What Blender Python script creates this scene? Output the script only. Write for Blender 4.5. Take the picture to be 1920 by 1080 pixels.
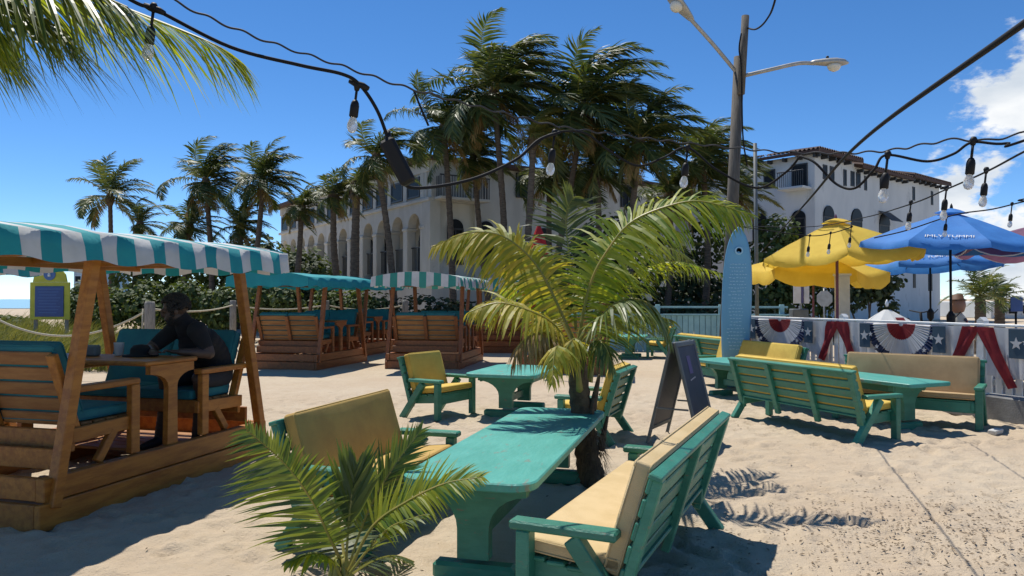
import bpy, bmesh, math, random
import numpy as np
from mathutils import Vector, Matrix, noise
R = math.radians
V = Vector
for o in list(bpy.data.objects):
    bpy.data.objects.remove(o)
scene = bpy.context.scene
col = scene.collection
# ------------------------------------------------------------------ camera
EYE = 1.62; FPX = 1400.0; PITCH = math.atan(20/1400)
cam_d = bpy.data.cameras.new('camera'); cam = bpy.data.objects.new('camera', cam_d); col.objects.link(cam)
cam.location = (0, 0, EYE); cam.rotation_euler = (R(90)+PITCH, 0, 0)
cam_d.sensor_width = 36; cam_d.lens = 36*FPX/1920; cam_d.clip_start = .05; cam_d.clip_end = 4000
scene.camera = cam
# ------------------------------------------------------------------ sky and sun
SUN_TRAVEL = V((.25, -.45, -1)).normalized()
w = bpy.data.worlds.new('World'); scene.world = w; w.use_nodes = True
nt = w.node_tree; nt.nodes.clear()
def N(t, typ, **kw):
    n = t.nodes.new(typ)
    for k, v in kw.items():
        setattr(n, k, v)
    return n
def math_node(t, op, a, b=None, c=None, clamp=False):
    n = t.nodes.new('ShaderNodeMath'); n.operation = op; n.use_clamp = clamp
    for i, v in enumerate((a, b, c)):
        if v is None: continue
        if isinstance(v, (int, float)): n.inputs[i].default_value = v
        else: t.links.new(v, n.inputs[i])
    return n.outputs[0]
out = N(nt, 'ShaderNodeOutputWorld'); bg = N(nt, 'ShaderNodeBackground')
sky = N(nt, 'ShaderNodeTexSky', sky_type='NISHITA', sun_disc=False)
sky.sun_elevation = R(62.8); sky.sun_rotation = math.atan2(-.25, .45); sky.altitude = 0
sky.air_density = .60; sky.dust_density = 0; sky.ozone_density = 4
bg.inputs['Strength'].default_value = .15
tc = N(nt, 'ShaderNodeTexCoord')
nz = N(nt, 'ShaderNodeTexNoise'); nz.inputs['Scale'].default_value = 8.5; nz.inputs['Detail'].default_value = 10; nz.inputs['Roughness'].default_value = .60
mp = N(nt, 'ShaderNodeMapping'); mp.inputs['Scale'].default_value = (1, 1, 1.9); mp.inputs['Location'].default_value = (.35, .1, .0)
nt.links.new(tc.outputs['Generated'], mp.inputs[0]); nt.links.new(mp.outputs[0], nz.inputs['Vector'])
dp = N(nt, 'ShaderNodeVectorMath', operation='DOT_PRODUCT')   # a bank of cumulus over the land to the right
az = R(44); el = R(4); dp.inputs[1].default_value = (math.sin(az)*math.cos(el), math.cos(az)*math.cos(el), math.sin(el))
nt.links.new(tc.outputs['Generated'], dp.inputs[0])
mr = N(nt, 'ShaderNodeMapRange'); mr.inputs['From Min'].default_value = .91; mr.inputs['From Max'].default_value = .99
mr.inputs['To Min'].default_value = -.35; mr.inputs['To Max'].default_value = .13
nt.links.new(dp.outputs['Value'], mr.inputs['Value'])
cl = math_node(nt, 'ADD', nz.outputs['Fac'], mr.outputs[0])
cm = N(nt, 'ShaderNodeMapRange', interpolation_type='SMOOTHSTEP'); cm.inputs['From Min'].default_value = .505; cm.inputs['From Max'].default_value = .60
nt.links.new(cl, cm.inputs['Value'])
nz2 = N(nt, 'ShaderNodeTexNoise'); nz2.inputs['Scale'].default_value = 9; nz2.inputs['Detail'].default_value = 6
nt.links.new(mp.outputs[0], nz2.inputs['Vector'])
cr = N(nt, 'ShaderNodeValToRGB')
cr.color_ramp.elements[0].position = .35; cr.color_ramp.elements[0].color = (3.9, 4.4, 5.0, 1)
cr.color_ramp.elements[1].position = .62; cr.color_ramp.elements[1].color = (6.3, 6.4, 6.5, 1)
nt.links.new(nz2.outputs['Fac'], cr.inputs[0])
mx = N(nt, 'ShaderNodeMixRGB'); nt.links.new(cm.outputs[0], mx.inputs[0]); hsv = N(nt, 'ShaderNodeHueSaturation'); hsv.inputs['Saturation'].default_value = 1.2; nt.links.new(sky.outputs[0], hsv.inputs['Color']); nt.links.new(hsv.outputs[0], mx.inputs[1]); nt.links.new(cr.outputs[0], mx.inputs[2])
nt.links.new(mx.outputs[0], bg.inputs['Color']); nt.links.new(bg.outputs[0], out.inputs[0])
sd = bpy.data.lights.new('sun', 'SUN'); sd.energy = 5.0; sd.angle = R(.53); sd.color = (1, .95, .87)
sun = bpy.data.objects.new('sun', sd); col.objects.link(sun); sun.location = (-10, 18, 40)
sun.rotation_euler = SUN_TRAVEL.to_track_quat('-Z', 'Y').to_euler()
vs = scene.view_settings; vs.view_transform = 'Standard'; vs.look = 'None'; vs.gamma = 1; vs.exposure = 0.08
scene.render.engine = 'CYCLES'; scene.render.resolution_x = 1024; scene.render.resolution_y = 576
# ------------------------------------------------------------------ helpers
def at(px, py, Y):
    """world point at depth Y seen in direction (px, py) of the survey picture"""
    return V(((px-960)/FPX*Y, Y, EYE+(560-py)/FPX*Y))
def look(o, label=None, cat=None, group=None, kind=None):
    if label: o['label'] = label
    if cat: o['category'] = cat
    if group: o['group'] = group
    if kind: o['kind'] = kind
    return o
def thing(name, label, cat, loc=(0, 0, 0), rz=0, group=None):
    o = bpy.data.objects.new(name, None); col.objects.link(o); o.empty_display_size = .2
    o.location = loc; o.rotation_euler = (0, 0, rz)
    return look(o, label, cat, group)
class MB:
    def __init__(s): s.v = []; s.f = []; s.mi = []; s.var = []; s.cv = .5
    def vert(s, p): s.v.append(tuple(p)); s.var.append(s.cv); return len(s.v)-1
    def face(s, idx, m=0): s.f.append(tuple(idx)); s.mi.append(m)
    def quad(s, a, b, c, d, m=0): i = [s.vert(p) for p in (a, b, c, d)]; s.face(i, m)
    def hexa(s, c, ax, ay, az, ch=.006, m=0):
        """chamfered box: centre, three half-axis vectors"""
        c = V(c); ax = V(ax); ay = V(ay); az = V(az); A = (ax, ay, az)
        L = [a.length for a in A]; ch = min(ch, min(L)*.6)
        idx = {}
        for sx in (-1, 1):
            for sy in (-1, 1):
                for sz in (-1, 1):
                    S = (sx, sy, sz)
                    for k in range(3):
                        p = c.copy()
                        for j in range(3):
                            p += A[j]*(S[j]*(1 if j == k else 1-ch/L[j]))
                        idx[(S, k)] = s.vert(p)
        def put(q):
            n = (V(s.v[q[1]])-V(s.v[q[0]])).cross(V(s.v[q[2]])-V(s.v[q[0]]))
            mid = sum((V(s.v[i]) for i in q), V())/len(q)-c
            s.face(q if n.dot(mid) > 0 else q[::-1], m)
        for k in range(3):
            a, b = [j for j in range(3) if j != k]
            for sg in (-1, 1):
                q = []
                for (p1, p2) in ((-1, -1), (1, -1), (1, 1), (-1, 1)):
                    S = [0, 0, 0]; S[k] = sg; S[a] = p1; S[b] = p2; q.append(idx[(tuple(S), k)])
                put(q)
        for k in range(3):
            a, b = [j for j in range(3) if j != k]
            for p1 in (-1, 1):
                for p2 in (-1, 1):
                    S1 = [0, 0, 0]; S1[a] = p1; S1[b] = p2; S2 = S1[:]; S1[k] = -1; S2[k] = 1
                    S1 = tuple(S1); S2 = tuple(S2)
                    put([idx[(S1, a)], idx[(S2, a)], idx[(S2, b)], idx[(S1, b)]])
        for sx in (-1, 1):
            for sy in (-1, 1):
                for sz in (-1, 1):
                    put([idx[((sx, sy, sz), k)] for k in range(3)])
        return s
    def box(s, c, size, ch=.006, m=0):
        return s.hexa(c, (size[0]/2, 0, 0), (0, size[1]/2, 0), (0, 0, size[2]/2), ch, m)
    def bar(s, p, q, wd, ht, ref=(0, 0, 1), ch=.006, m=0):
        """beam from p to q; ht along ref (projected), wd across"""
        p = V(p); q = V(q); d = (q-p); u = d.normalized(); r = V(ref)
        side = u.cross(r)
        if side.length < 1e-4: side = u.cross(V((1, 0, 0)))
        side.normalize(); up = side.cross(u).normalized()
        return s.hexa((p+q)/2, d/2, side*wd/2, up*ht/2, ch, m)
    def tube(s, pts, rad, n=8, m=0, cap=True):
        pts = [V(p) for p in pts]; k = len(pts)
        if not isinstance(rad, (list, tuple)): rad = [rad]*k
        prev = None; ref = None
        for i, p in enumerate(pts):
            d = (pts[min(i+1, k-1)]-pts[max(i-1, 0)])
            if d.length < 1e-9: d = V((0, 0, 1))
            d.normalize()
            if ref is None:
                ref = d.cross(V((0, 0, 1)))
                if ref.length < 1e-3: ref = d.cross(V((1, 0, 0)))
            a = (ref-d*ref.dot(d))
            if a.length < 1e-6: a = d.orthogonal()
            a.normalize(); b = d.cross(a); ref = a
            ring = [s.vert(p+(a*math.cos(2*math.pi*j/n)+b*math.sin(2*math.pi*j/n))*rad[i]) for j in range(n)]
            if prev:
                for j in range(n):
                    s.face((prev[j], prev[(j+1) % n], ring[(j+1) % n], ring[j]), m)
            elif cap: s.face(ring[::-1], m)
            prev = ring
        if cap: s.face(prev, m)
        return s
    def lathe(s, c, prof, n=16, m=0, ax=(0, 0, 1)):
        """prof: list of (radius, height) along axis"""
        c = V(c); z = V(ax).normalized(); x = z.orthogonal().normalized(); y = z.cross(x)
        prev = None
        for (r, h) in prof:
            ring = [s.vert(c+z*h+(x*math.cos(2*math.pi*j/n)+y*math.sin(2*math.pi*j/n))*max(r, 1e-4)) for j in range(n)]
            if prev:
                for j in range(n): s.face((prev[j], prev[(j+1) % n], ring[(j+1) % n], ring[j]), m)
            else: s.face(ring[::-1], m)
            prev = ring
        s.face(prev, m)
        return s
    def prism(s, poly, o, u, v, n, depth, m=0):
        """polygon (2D list, counter-clockwise in u,v) extruded by depth along n, centred"""
        o = V(o); u = V(u); v = V(v); n = V(n)
        f = [s.vert(o+u*a+v*b+n*depth/2) for a, b in poly]
        k = [s.vert(o+u*a+v*b-n*depth/2) for a, b in poly]
        s.face(f, m); s.face(k[::-1], m)
        L = len(poly)
        for i in range(L): s.face((f[(i+1) % L], f[i], k[i], k[(i+1) % L]), m)
        return s
    def mesh(s, name, mats, smooth=False):
        me = bpy.data.meshes.new(name); me.from_pydata(s.v, [], s.f)
        if not isinstance(mats, (list, tuple)): mats = [mats]
        for mm in mats: me.materials.append(mm)
        if len(mats) > 1: me.polygons.foreach_set('material_index', s.mi)
        if smooth: me.polygons.foreach_set('use_smooth', [True]*len(s.f))
        if any(abs(x-.5) > 1e-6 for x in s.var):
            a = me.attributes.new('var', 'FLOAT', 'POINT'); a.data.foreach_set('value', s.var)
        me.update(); return me
    def build(s, name, mats, parent=None, smooth=False, loc=None):
        o = bpy.data.objects.new(name, s.mesh(name, mats, smooth)); col.objects.link(o)
        if parent: o.parent = parent
        if loc is not None: o.location = loc
        return o
def part(name, mat_, parent, fn, smooth=False):
    m = MB(); fn(m); return m.build(name, mat_, parent, smooth)
def bx(name, mat_, parent, c, size, ch=.006): return part(name, mat_, parent, lambda m: m.box(c, size, ch))
def br(name, mat_, parent, p, q, wd, ht, ref=(0, 0, 1), ch=.006): return part(name, mat_, parent, lambda m: m.bar(p, q, wd, ht, ref, ch))
def cushion(name, mat_, parent, c, size, tilt=0, r=.02, puff=.005, seed=0, piping=True):
    """soft upholstered pad; tilt about local x"""
    bm = bmesh.new(); bmesh.ops.create_cube(bm, size=1)
    bmesh.ops.scale(bm, vec=size, verts=bm.verts)
    bmesh.ops.bevel(bm, geom=bm.edges[:], offset=min(r, min(size)*.45), segments=3, profile=.6, affect='EDGES')
    big = [e for e in bm.edges if e.calc_length() > .12]
    bmesh.ops.subdivide_edges(bm, edges=big, cuts=5, use_grid_fill=True)
    sx, sy, sz = size; ax = min(range(3), key=lambda i: size[i])
    rr = random.Random(seed)
    off = V((rr.random()*50, rr.random()*50, 0))
    for v in bm.verts:
        t = [abs(v.co[i])/(size[i]/2) for i in range(3) if i != ax]
        k = max(0, 1-t[0]**4)*max(0, 1-t[1]**4)
        v.co[ax] += math.copysign(puff*k, v.co[ax])+(.007*noise.noise(v.co*4+off)+.004*noise.noise(v.co*11+off))*k
    bmesh.ops.transform(bm, matrix=Matrix.Translation(c) @ Matrix.Rotation(tilt, 4, 'X'), verts=bm.verts)
    me = bpy.data.meshes.new(name); bm.to_mesh(me); bm.free(); me.materials.append(mat_)
    me.polygons.foreach_set('use_smooth', [True]*len(me.polygons))
    o = bpy.data.objects.new(name, me); col.objects.link(o); o.parent = parent
    if piping:        # sewn cord round both faces
        a, b = [i for i in range(3) if i != ax]; T = Matrix.Translation(c) @ Matrix.Rotation(tilt, 4, 'X'); m = MB()
        for sg in (-1, 1):
            P = []; cr_ = .03
            for (sa, sb, a0) in ((1, 1, 0), (-1, 1, 90), (-1, -1, 180), (1, -1, 270)):
                for k in range(4):
                    q = [0, 0, 0]; an = R(a0+k*30); q[ax] = sg*(size[ax]/2-.012); q[a] = sa*(size[a]/2+.001-cr_)+cr_*math.cos(an); q[b] = sb*(size[b]/2+.001-cr_)+cr_*math.sin(an); P.append(T @ V(q))
            m.tube(P+[P[0]], .0055, 5)
        m.build('piping', mat_, o, True)
    return o
def catmull(P, n=8):
    P = [V(p) for p in P]; Q = [P[0]*2-P[1]]+P+[P[-1]*2-P[-2]]; out_ = []
    for i in range(1, len(Q)-2):
        a, b, c, d = Q[i-1], Q[i], Q[i+1], Q[i+2]
        for k in range(n):
            t = k/n
            out_.append(.5*((2*b)+(c-a)*t+(2*a-5*b+4*c-d)*t*t+(3*b-a-3*c+d)*t**3))
    out_.append(P[-1]); return out_
# ------------------------------------------------------------------ materials
def mat(name, c, rough=.6, c2=None, scale=6, detail=4, mixlo=.4, mixhi=.62, bump=0, bscale=40, metal=0, spec=.5, stretch=(1, 1, 1), rand=0, trans=0, wear=None, wear_scale=14, wear_lo=.66):
    m = bpy.data.materials.new(name); m.use_nodes = True; t = m.node_tree
    b = t.nodes['Principled BSDF']; b.inputs['Roughness'].default_value = rough; b.inputs['Metallic'].default_value = metal
    b.inputs['Specular IOR Level'].default_value = spec
    tcn = N(t, 'ShaderNodeTexCoord'); mpn = N(t, 'ShaderNodeMapping'); mpn.inputs['Scale'].default_value = stretch
    oi = N(t, 'ShaderNodeObjectInfo')
    ad = N(t, 'ShaderNodeVectorMath', operation='ADD'); rv = N(t, 'ShaderNodeCombineXYZ')
    k = math_node(t, 'MULTIPLY', oi.outputs['Random'], 37.0)
    for i in range(3): t.links.new(k, rv.inputs[i])
    t.links.new(tcn.outputs['Object'], ad.inputs[0]); t.links.new(rv.outputs[0], ad.inputs[1])
    t.links.new(ad.outputs[0], mpn.inputs[0])
    col_out = None
    rgb = N(t, 'ShaderNodeRGB'); rgb.outputs[0].default_value = (*c, 1); col_out = rgb.outputs[0]
    if c2:
        n1 = N(t, 'ShaderNodeTexNoise'); n1.inputs['Scale'].default_value = scale; n1.inputs['Detail'].default_value = detail; n1.inputs['Roughness'].default_value = .62
        t.links.new(mpn.outputs[0], n1.inputs['Vector'])
        r = N(t, 'ShaderNodeMapRange'); r.inputs['From Min'].default_value = mixlo; r.inputs['From Max'].default_value = mixhi
        t.links.new(n1.outputs['Fac'], r.inputs['Value'])
        x = N(t, 'ShaderNodeMixRGB'); x.inputs[2].default_value = (*c2, 1)
        t.links.new(r.outputs[0], x.inputs[0]); t.links.new(col_out, x.inputs[1]); col_out = x.outputs[0]
    if wear:
        n3 = N(t, 'ShaderNodeTexNoise'); n3.inputs['Scale'].default_value = wear_scale; n3.inputs['Detail'].default_value = 8; n3.inputs['Roughness'].default_value = .7
        t.links.new(mpn.outputs[0], n3.inputs['Vector'])
        r3 = N(t, 'ShaderNodeMapRange'); r3.inputs['From Min'].default_value = wear_lo; r3.inputs['From Max'].default_value = wear_lo+.06
        t.links.new(n3.outputs['Fac'], r3.inputs['Value'])
        x = N(t, 'ShaderNodeMixRGB'); x.inputs[2].default_value = (*wear, 1)
        t.links.new(r3.outputs[0], x.inputs[0]); t.links.new(col_out, x.inputs[1]); col_out = x.outputs[0]
    if rand:
        hs = N(t, 'ShaderNodeHueSaturation')
        r = N(t, 'ShaderNodeMapRange'); r.inputs['To Min'].default_value = 1-rand; r.inputs['To Max'].default_value = 1+rand
        t.links.new(oi.outputs['Random'], r.inputs['Value']); t.links.new(r.outputs[0], hs.inputs['Value'])
        t.links.new(col_out, hs.inputs['Color']); col_out = hs.outputs[0]
    t.links.new(col_out, b.inputs['Base Color'])
    if bump:
        n2 = N(t, 'ShaderNodeTexNoise'); n2.inputs['Scale'].default_value = bscale; n2.inputs['Detail'].default_value = 5
        t.links.new(mpn.outputs[0], n2.inputs['Vector'])
        bp = N(t, 'ShaderNodeBump'); bp.inputs['Strength'].default_value = bump; bp.inputs['Distance'].default_value = .01
        t.links.new(n2.outputs['Fac'], bp.inputs['Height']); t.links.new(bp.outputs[0], b.inputs['Normal'])
    if trans:
        tr = N(t, 'ShaderNodeBsdfTranslucent'); t.links.new(col_out, tr.inputs['Color'])
        ms = N(t, 'ShaderNodeMixShader'); ms.inputs[0].default_value = trans
        t.links.new(b.outputs[0], ms.inputs[1]); t.links.new(tr.outputs[0], ms.inputs[2])
        t.links.new(ms.outputs[0], t.nodes['Material Output'].inputs['Surface'])
    return m
def leaf_mat(name, ca, cb, trans=.35, rough=.42, tc_boost=1.6):
    """ca..cb by the leaflet's own 'var' value; light passes through the blade"""
    m = bpy.data.materials.new(name); m.use_nodes = True; t = m.node_tree; b = t.nodes['Principled BSDF']
    b.inputs['Roughness'].default_value = rough
    at_ = N(t, 'ShaderNodeAttribute', attribute_name='var')
    x = N(t, 'ShaderNodeMixRGB'); x.inputs[1].default_value = (*ca, 1); x.inputs[2].default_value = (*cb, 1)
    t.links.new(at_.outputs['Fac'], x.inputs[0]); t.links.new(x.outputs[0], b.inputs['Base Color'])
    tr = N(t, 'ShaderNodeBsdfTranslucent')
    br_ = N(t, 'ShaderNodeMixRGB', blend_type='MULTIPLY'); br_.inputs[0].default_value = 1; br_.inputs[2].default_value = (tc_boost*1.1, tc_boost, tc_boost*.45, 1)
    t.links.new(x.outputs[0], br_.inputs[1]); t.links.new(br_.outputs[0], tr.inputs['Color'])
    ms = N(t, 'ShaderNodeMixShader'); ms.inputs[0].default_value = trans
    t.links.new(b.outputs[0], ms.inputs[1]); t.links.new(tr.outputs[0], ms.inputs[2])
    t.links.new(ms.outputs[0], t.nodes['Material Output'].inputs['Surface'])
    return m
M = {}
M['green'] = mat('green_paint', (.030, .185, .120), .45, (.045, .23, .155), 5, bump=.25, bscale=60, stretch=(1, 1, 3), rand=.16, wear=(.15, .14, .10), wear_scale=13, wear_lo=.60)
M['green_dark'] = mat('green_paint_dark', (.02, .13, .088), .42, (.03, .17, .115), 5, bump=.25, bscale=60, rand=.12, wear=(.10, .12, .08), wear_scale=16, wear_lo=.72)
M['table_green'] = mat('table_green_paint', (.060, .315, .255), .48, (.085, .375, .31), 3.5, 6, bump=.5, bscale=22, rand=.06, wear=(.17, .24, .19), wear_scale=9, wear_lo=.595, stretch=(1.6, .55, 1))
M['yellow_pad'] = mat('yellow_canvas', (.66, .46, .085), .85, (.58, .39, .07), 4, bump=.3, bscale=160)
M['tan_pad'] = mat('tan_canvas', (.60, .45, .235), .85, (.53, .39, .19), 4, bump=.3, bscale=160)
M['tan_pad_shaded'] = mat('tan_canvas_shaded', (.50, .34, .17), .85, (.43, .29, .14), 4, bump=.3, bscale=160)  # tan canvas with shade put into its colour, for the bench before the fence
M['gold_pad'] = mat('gold_canvas', (.54, .35, .095), .85, (.46, .29, .08), 4, bump=.3, bscale=160)
M['wood'] = mat('orange_varnished_wood', (.43, .165, .022), .5, (.30, .10, .012), 3, 5, bump=.3, bscale=18, stretch=(6, 1, 6), rand=.16)
M['wood_slat'] = mat('pale_wood_slat', (.37, .165, .045), .55, (.27, .105, .025), 3, 5, bump=.3, bscale=18, stretch=(1, 6, 6), rand=.18)
M['wood_red'] = mat('red_brown_wood', (.30, .10, .025), .5, (.20, .065, .018), 3, 5, bump=.3, bscale=18, stretch=(6, 1, 6), rand=.16)
M['teal_pad'] = mat('teal_canvas_pad', (.012, .13, .16), .8, (.016, .17, .19), 4, bump=.25, bscale=120)
M['teal'] = mat('teal_canvas', (.015, .27, .30), .8, (.02, .32, .34), 3, bump=.3, bscale=30, trans=.14)
M['awn_white'] = mat('white_canvas', (.66, .66, .64), .8, (.56, .57, .55), 3, bump=.3, bscale=30, trans=.16)
M['awn_green'] = mat('green_canvas', (.05, .30, .25), .8, (.06, .34, .28), 3, bump=.3, bscale=30, trans=.3)
M['white'] = mat('white_paint', (.72, .72, .70), .5, (.62, .62, .60), 4, bump=.2, bscale=30, rand=.06)
M['cream_post'] = mat('cream_painted_wood', (.66, .63, .54), .55, (.58, .55, .47), 4, bump=.2)
M['kerb'] = mat('grey_concrete', (.24, .24, .235), .9, (.17, .17, .17), 3, bump=.4, bscale=50)
M['stucco'] = mat('cream_stucco', (.54, .53, .475), .9, (.45, .44, .39), .6, bump=.2, bscale=8, wear=(.36, .345, .30), wear_scale=1.1, wear_lo=.60, stretch=(1, 1, .45))
M['stucco_w'] = mat('white_stucco', (.57, .60, .61), .9, (.49, .525, .54), .4, bump=.2, bscale=8, wear=(.42, .45, .46), wear_scale=.9, wear_lo=.60, stretch=(1, 1, .45))
M['rooftile'] = mat('brown_clay_tile', (.055, .032, .026), .85, (.09, .05, .038), 3, bump=.6, bscale=9, stretch=(3, 3, 1))
M['glass'] = mat('dark_window_glass', (.014, .016, .018), .4, spec=.12)
M['darkwood'] = mat('dark_frame', (.025, .027, .03), .5)
M['black'] = mat('black_rubber', (.008, .008, .009), .6, spec=.3)
M['cord'] = mat('black_cable', (.008, .008, .009), .75, spec=.25)
M['wire'] = mat('grey_twisted_wire', (.035, .036, .04), .7, spec=.3)
M['pole'] = mat('weathered_wood_pole', (.13, .115, .095), .9, (.08, .07, .058), 5, bump=.6, bscale=14, stretch=(6, 6, .6))
M['galv'] = mat('galvanised_steel', (.42, .41, .38), .5, (.34, .33, .30), 6, metal=.35)
M['lens'] = mat('lamp_lens', (.62, .60, .52), .35, spec=.6)
M['navy'] = mat('chalkboard', (.022, .032, .058), .55, (.03, .042, .07), 3, bump=.1)
M['signgrey'] = mat('sign_frame_grey', (.13, .15, .155), .6, (.10, .115, .12), 5, bump=.2)
M['chalk'] = mat('chalk_white', (.42, .42, .45), .9)
M['purple'] = mat('purple_print', (.11, .095, .21), .7)
M['board'] = mat('surfboard_blue', (.17, .40, .56), .38, (.14, .35, .52), 2.2, stretch=(1, 1, .4))
M['board_print'] = mat('surfboard_print', (.34, .56, .70), .45)
M['yellow'] = mat('yellow_canvas_parasol', (.86, .62, .085), .8, (.80, .56, .07), 3, bump=.2, bscale=30, trans=.42)
M['blue'] = mat('blue_canvas_parasol', (.05, .24, .64), .75, (.04, .20, .56), 3, bump=.2, bscale=30, trans=.25)
M['maroon'] = mat('maroon_canvas', (.22, .10, .17), .8, (.18, .08, .14), 3, trans=.25)
M['red'] = mat('red_canvas', (.50, .02, .02), .75, (.40, .015, .016), 4, bump=.3, bscale=14)
M['bunt_red'] = mat('bunting_red', (.26, .014, .02), .8, (.20, .010, .016), 6, trans=.12)
M['bunt_white'] = mat('bunting_white', (.62, .61, .61), .85, (.54, .53, .54), 5, trans=.15)
M['bunt_blue'] = mat('bunting_blue', (.018, .03, .085), .8, (.022, .038, .10), 5, trans=.12)
M['bunt_slate'] = mat('bunting_slate_blue', (.045, .085, .125), .8, (.04, .075, .11), 5, trans=.1)
M['turq'] = mat('pale_turquoise_paint', (.28, .50, .52), .6, (.22, .42, .46), 3, bump=.2, rand=.08)
M['signyellow'] = mat('yellow_green_sign_paint', (.52, .50, .05), .6, (.44, .43, .04), 4)
M['signblue'] = mat('blue_sign_panel', (.012, .06, .24), .35, (.010, .05, .20), 3)
M['signtext'] = mat('pale_blue_print', (.07, .15, .36), .5)
M['rope'] = mat('natural_rope', (.52, .47, .34), .9, (.40, .36, .26), 40, bump=.6, bscale=90)
M['greypost'] = mat('weathered_grey_wood', (.30, .28, .24), .9, (.20, .185, .16), 6, bump=.5, bscale=20, stretch=(6, 6, 1))
M['trunk'] = mat('palm_trunk', (.14, .105, .075), .95, (.075, .055, .04), 5, bump=.9, bscale=12, stretch=(1, 1, 4))
M['fibre'] = mat('palm_fibre', (.12, .088, .052), .95, (.065, .045, .028), 14, bump=1, bscale=40)
M['litter'] = mat('dry_leaf_litter', (.13, .095, .06), .9, (.25, .18, .11), 60, rand=.2)
M['sea'] = mat('sea_water', (.03, .14, .19), .15)
M['skin'] = mat('skin', (.06, .034, .024), .55)
M['shirt'] = mat('black_shirt', (.008, .008, .010), .9)
M['shorts'] = mat('dark_shorts', (.010, .014, .022), .9)
M['hair'] = mat('black_hair', (.006, .005, .005), .7, bump=.8, bscale=90)
M['shoe'] = mat('dark_shoe', (.012, .012, .013), .6)
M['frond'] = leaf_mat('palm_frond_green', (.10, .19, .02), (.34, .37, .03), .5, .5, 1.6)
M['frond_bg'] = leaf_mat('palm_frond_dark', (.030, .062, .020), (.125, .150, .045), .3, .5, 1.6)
M['frond_bgyel'] = leaf_mat('palm_frond_olive', (.10, .13, .025), (.26, .22, .05), .35, .55, 1.3)
M['frond_yel'] = leaf_mat('palm_frond_yellow', (.22, .27, .025), (.50, .41, .06), .46, .55, 1.3)
M['frond_dead'] = leaf_mat('palm_frond_dry', (.20, .13, .05), (.36, .24, .08), .25, .7, 1.1)
M['frond_fg'] = leaf_mat('palm_frond_fresh', (.042, .090, .022), (.18, .22, .04), .34, .45)
M['rachis'] = mat('frond_rib', (.22, .22, .04), .5, (.30, .24, .05), 8)
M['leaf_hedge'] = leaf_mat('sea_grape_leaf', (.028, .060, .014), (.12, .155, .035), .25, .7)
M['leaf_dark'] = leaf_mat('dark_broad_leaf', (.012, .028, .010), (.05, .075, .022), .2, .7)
M['dune'] = leaf_mat('dune_grass_blade', (.10, .13, .03), (.26, .25, .08), .25, .6)
def sand_material():
    m = bpy.data.materials.new('beach_sand'); m.use_nodes = True; t = m.node_tree; b = t.nodes['Principled BSDF']
    b.inputs['Roughness'].default_value = .95; b.inputs['Specular IOR Level'].default_value = .15
    tcn = N(t, 'ShaderNodeTexCoord')
    def nse(s, d, r=.6):
        n = N(t, 'ShaderNodeTexNoise'); n.inputs['Scale'].default_value = s; n.inputs['Detail'].default_value = d; n.inputs['Roughness'].default_value = r
        t.links.new(tcn.outputs['Object'], n.inputs['Vector']); return n.outputs['Fac']
    big = nse(.55, 5); mid = nse(5, 6, .65); fine = nse(70, 5, .7); small = nse(19, 4, .6)
    x1 = N(t, 'ShaderNodeMixRGB'); x1.inputs[1].default_value = (.52, .43, .315, 1); x1.inputs[2].default_value = (.48, .38, .27, 1)
    r1 = N(t, 'ShaderNodeMapRange'); r1.inputs['From Min'].default_value = .40; r1.inputs['From Max'].default_value = .66; t.links.new(big, r1.inputs['Value']); t.links.new(r1.outputs[0], x1.inputs[0])
    x2 = N(t, 'ShaderNodeMixRGB'); x2.inputs[2].default_value = (.45, .355, .245, 1)
    r2 = N(t, 'ShaderNodeMapRange'); r2.inputs['From Min'].default_value = .50; r2.inputs['From Max'].default_value = .74; r2.inputs['To Max'].default_value = .8; t.links.new(mid, r2.inputs['Value'])
    t.links.new(r2.outputs[0], x2.inputs[0]); t.links.new(x1.outputs[0], x2.inputs[1])
    x3 = N(t, 'ShaderNodeMixRGB'); x3.inputs[2].default_value = (.24, .18, .125, 1)
    r3 = N(t, 'ShaderNodeMapRange'); r3.inputs['From Min'].default_value = .58; r3.inputs['From Max'].default_value = .74; r3.inputs['To Max'].default_value = .75; t.links.new(fine, r3.inputs['Value'])
    t.links.new(r3.outputs[0], x3.inputs[0]); t.links.new(x2.outputs[0], x3.inputs[1])
    t.links.new(x3.outputs[0], b.inputs['Base Color'])
    add = math_node(t, 'ADD', math_node(t, 'MULTIPLY', mid, 1.6), math_node(t, 'ADD', math_node(t, 'MULTIPLY', fine, .55), math_node(t, 'MULTIPLY', small, .9)))
    bp = N(t, 'ShaderNodeBump'); bp.inputs['Strength'].default_value = .75; bp.inputs['Distance'].default_value = .022
    t.links.new(add, bp.inputs['Height']); t.links.new(bp.outputs[0], b.inputs['Normal'])
    return m
M['sand'] = sand_material()
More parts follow.
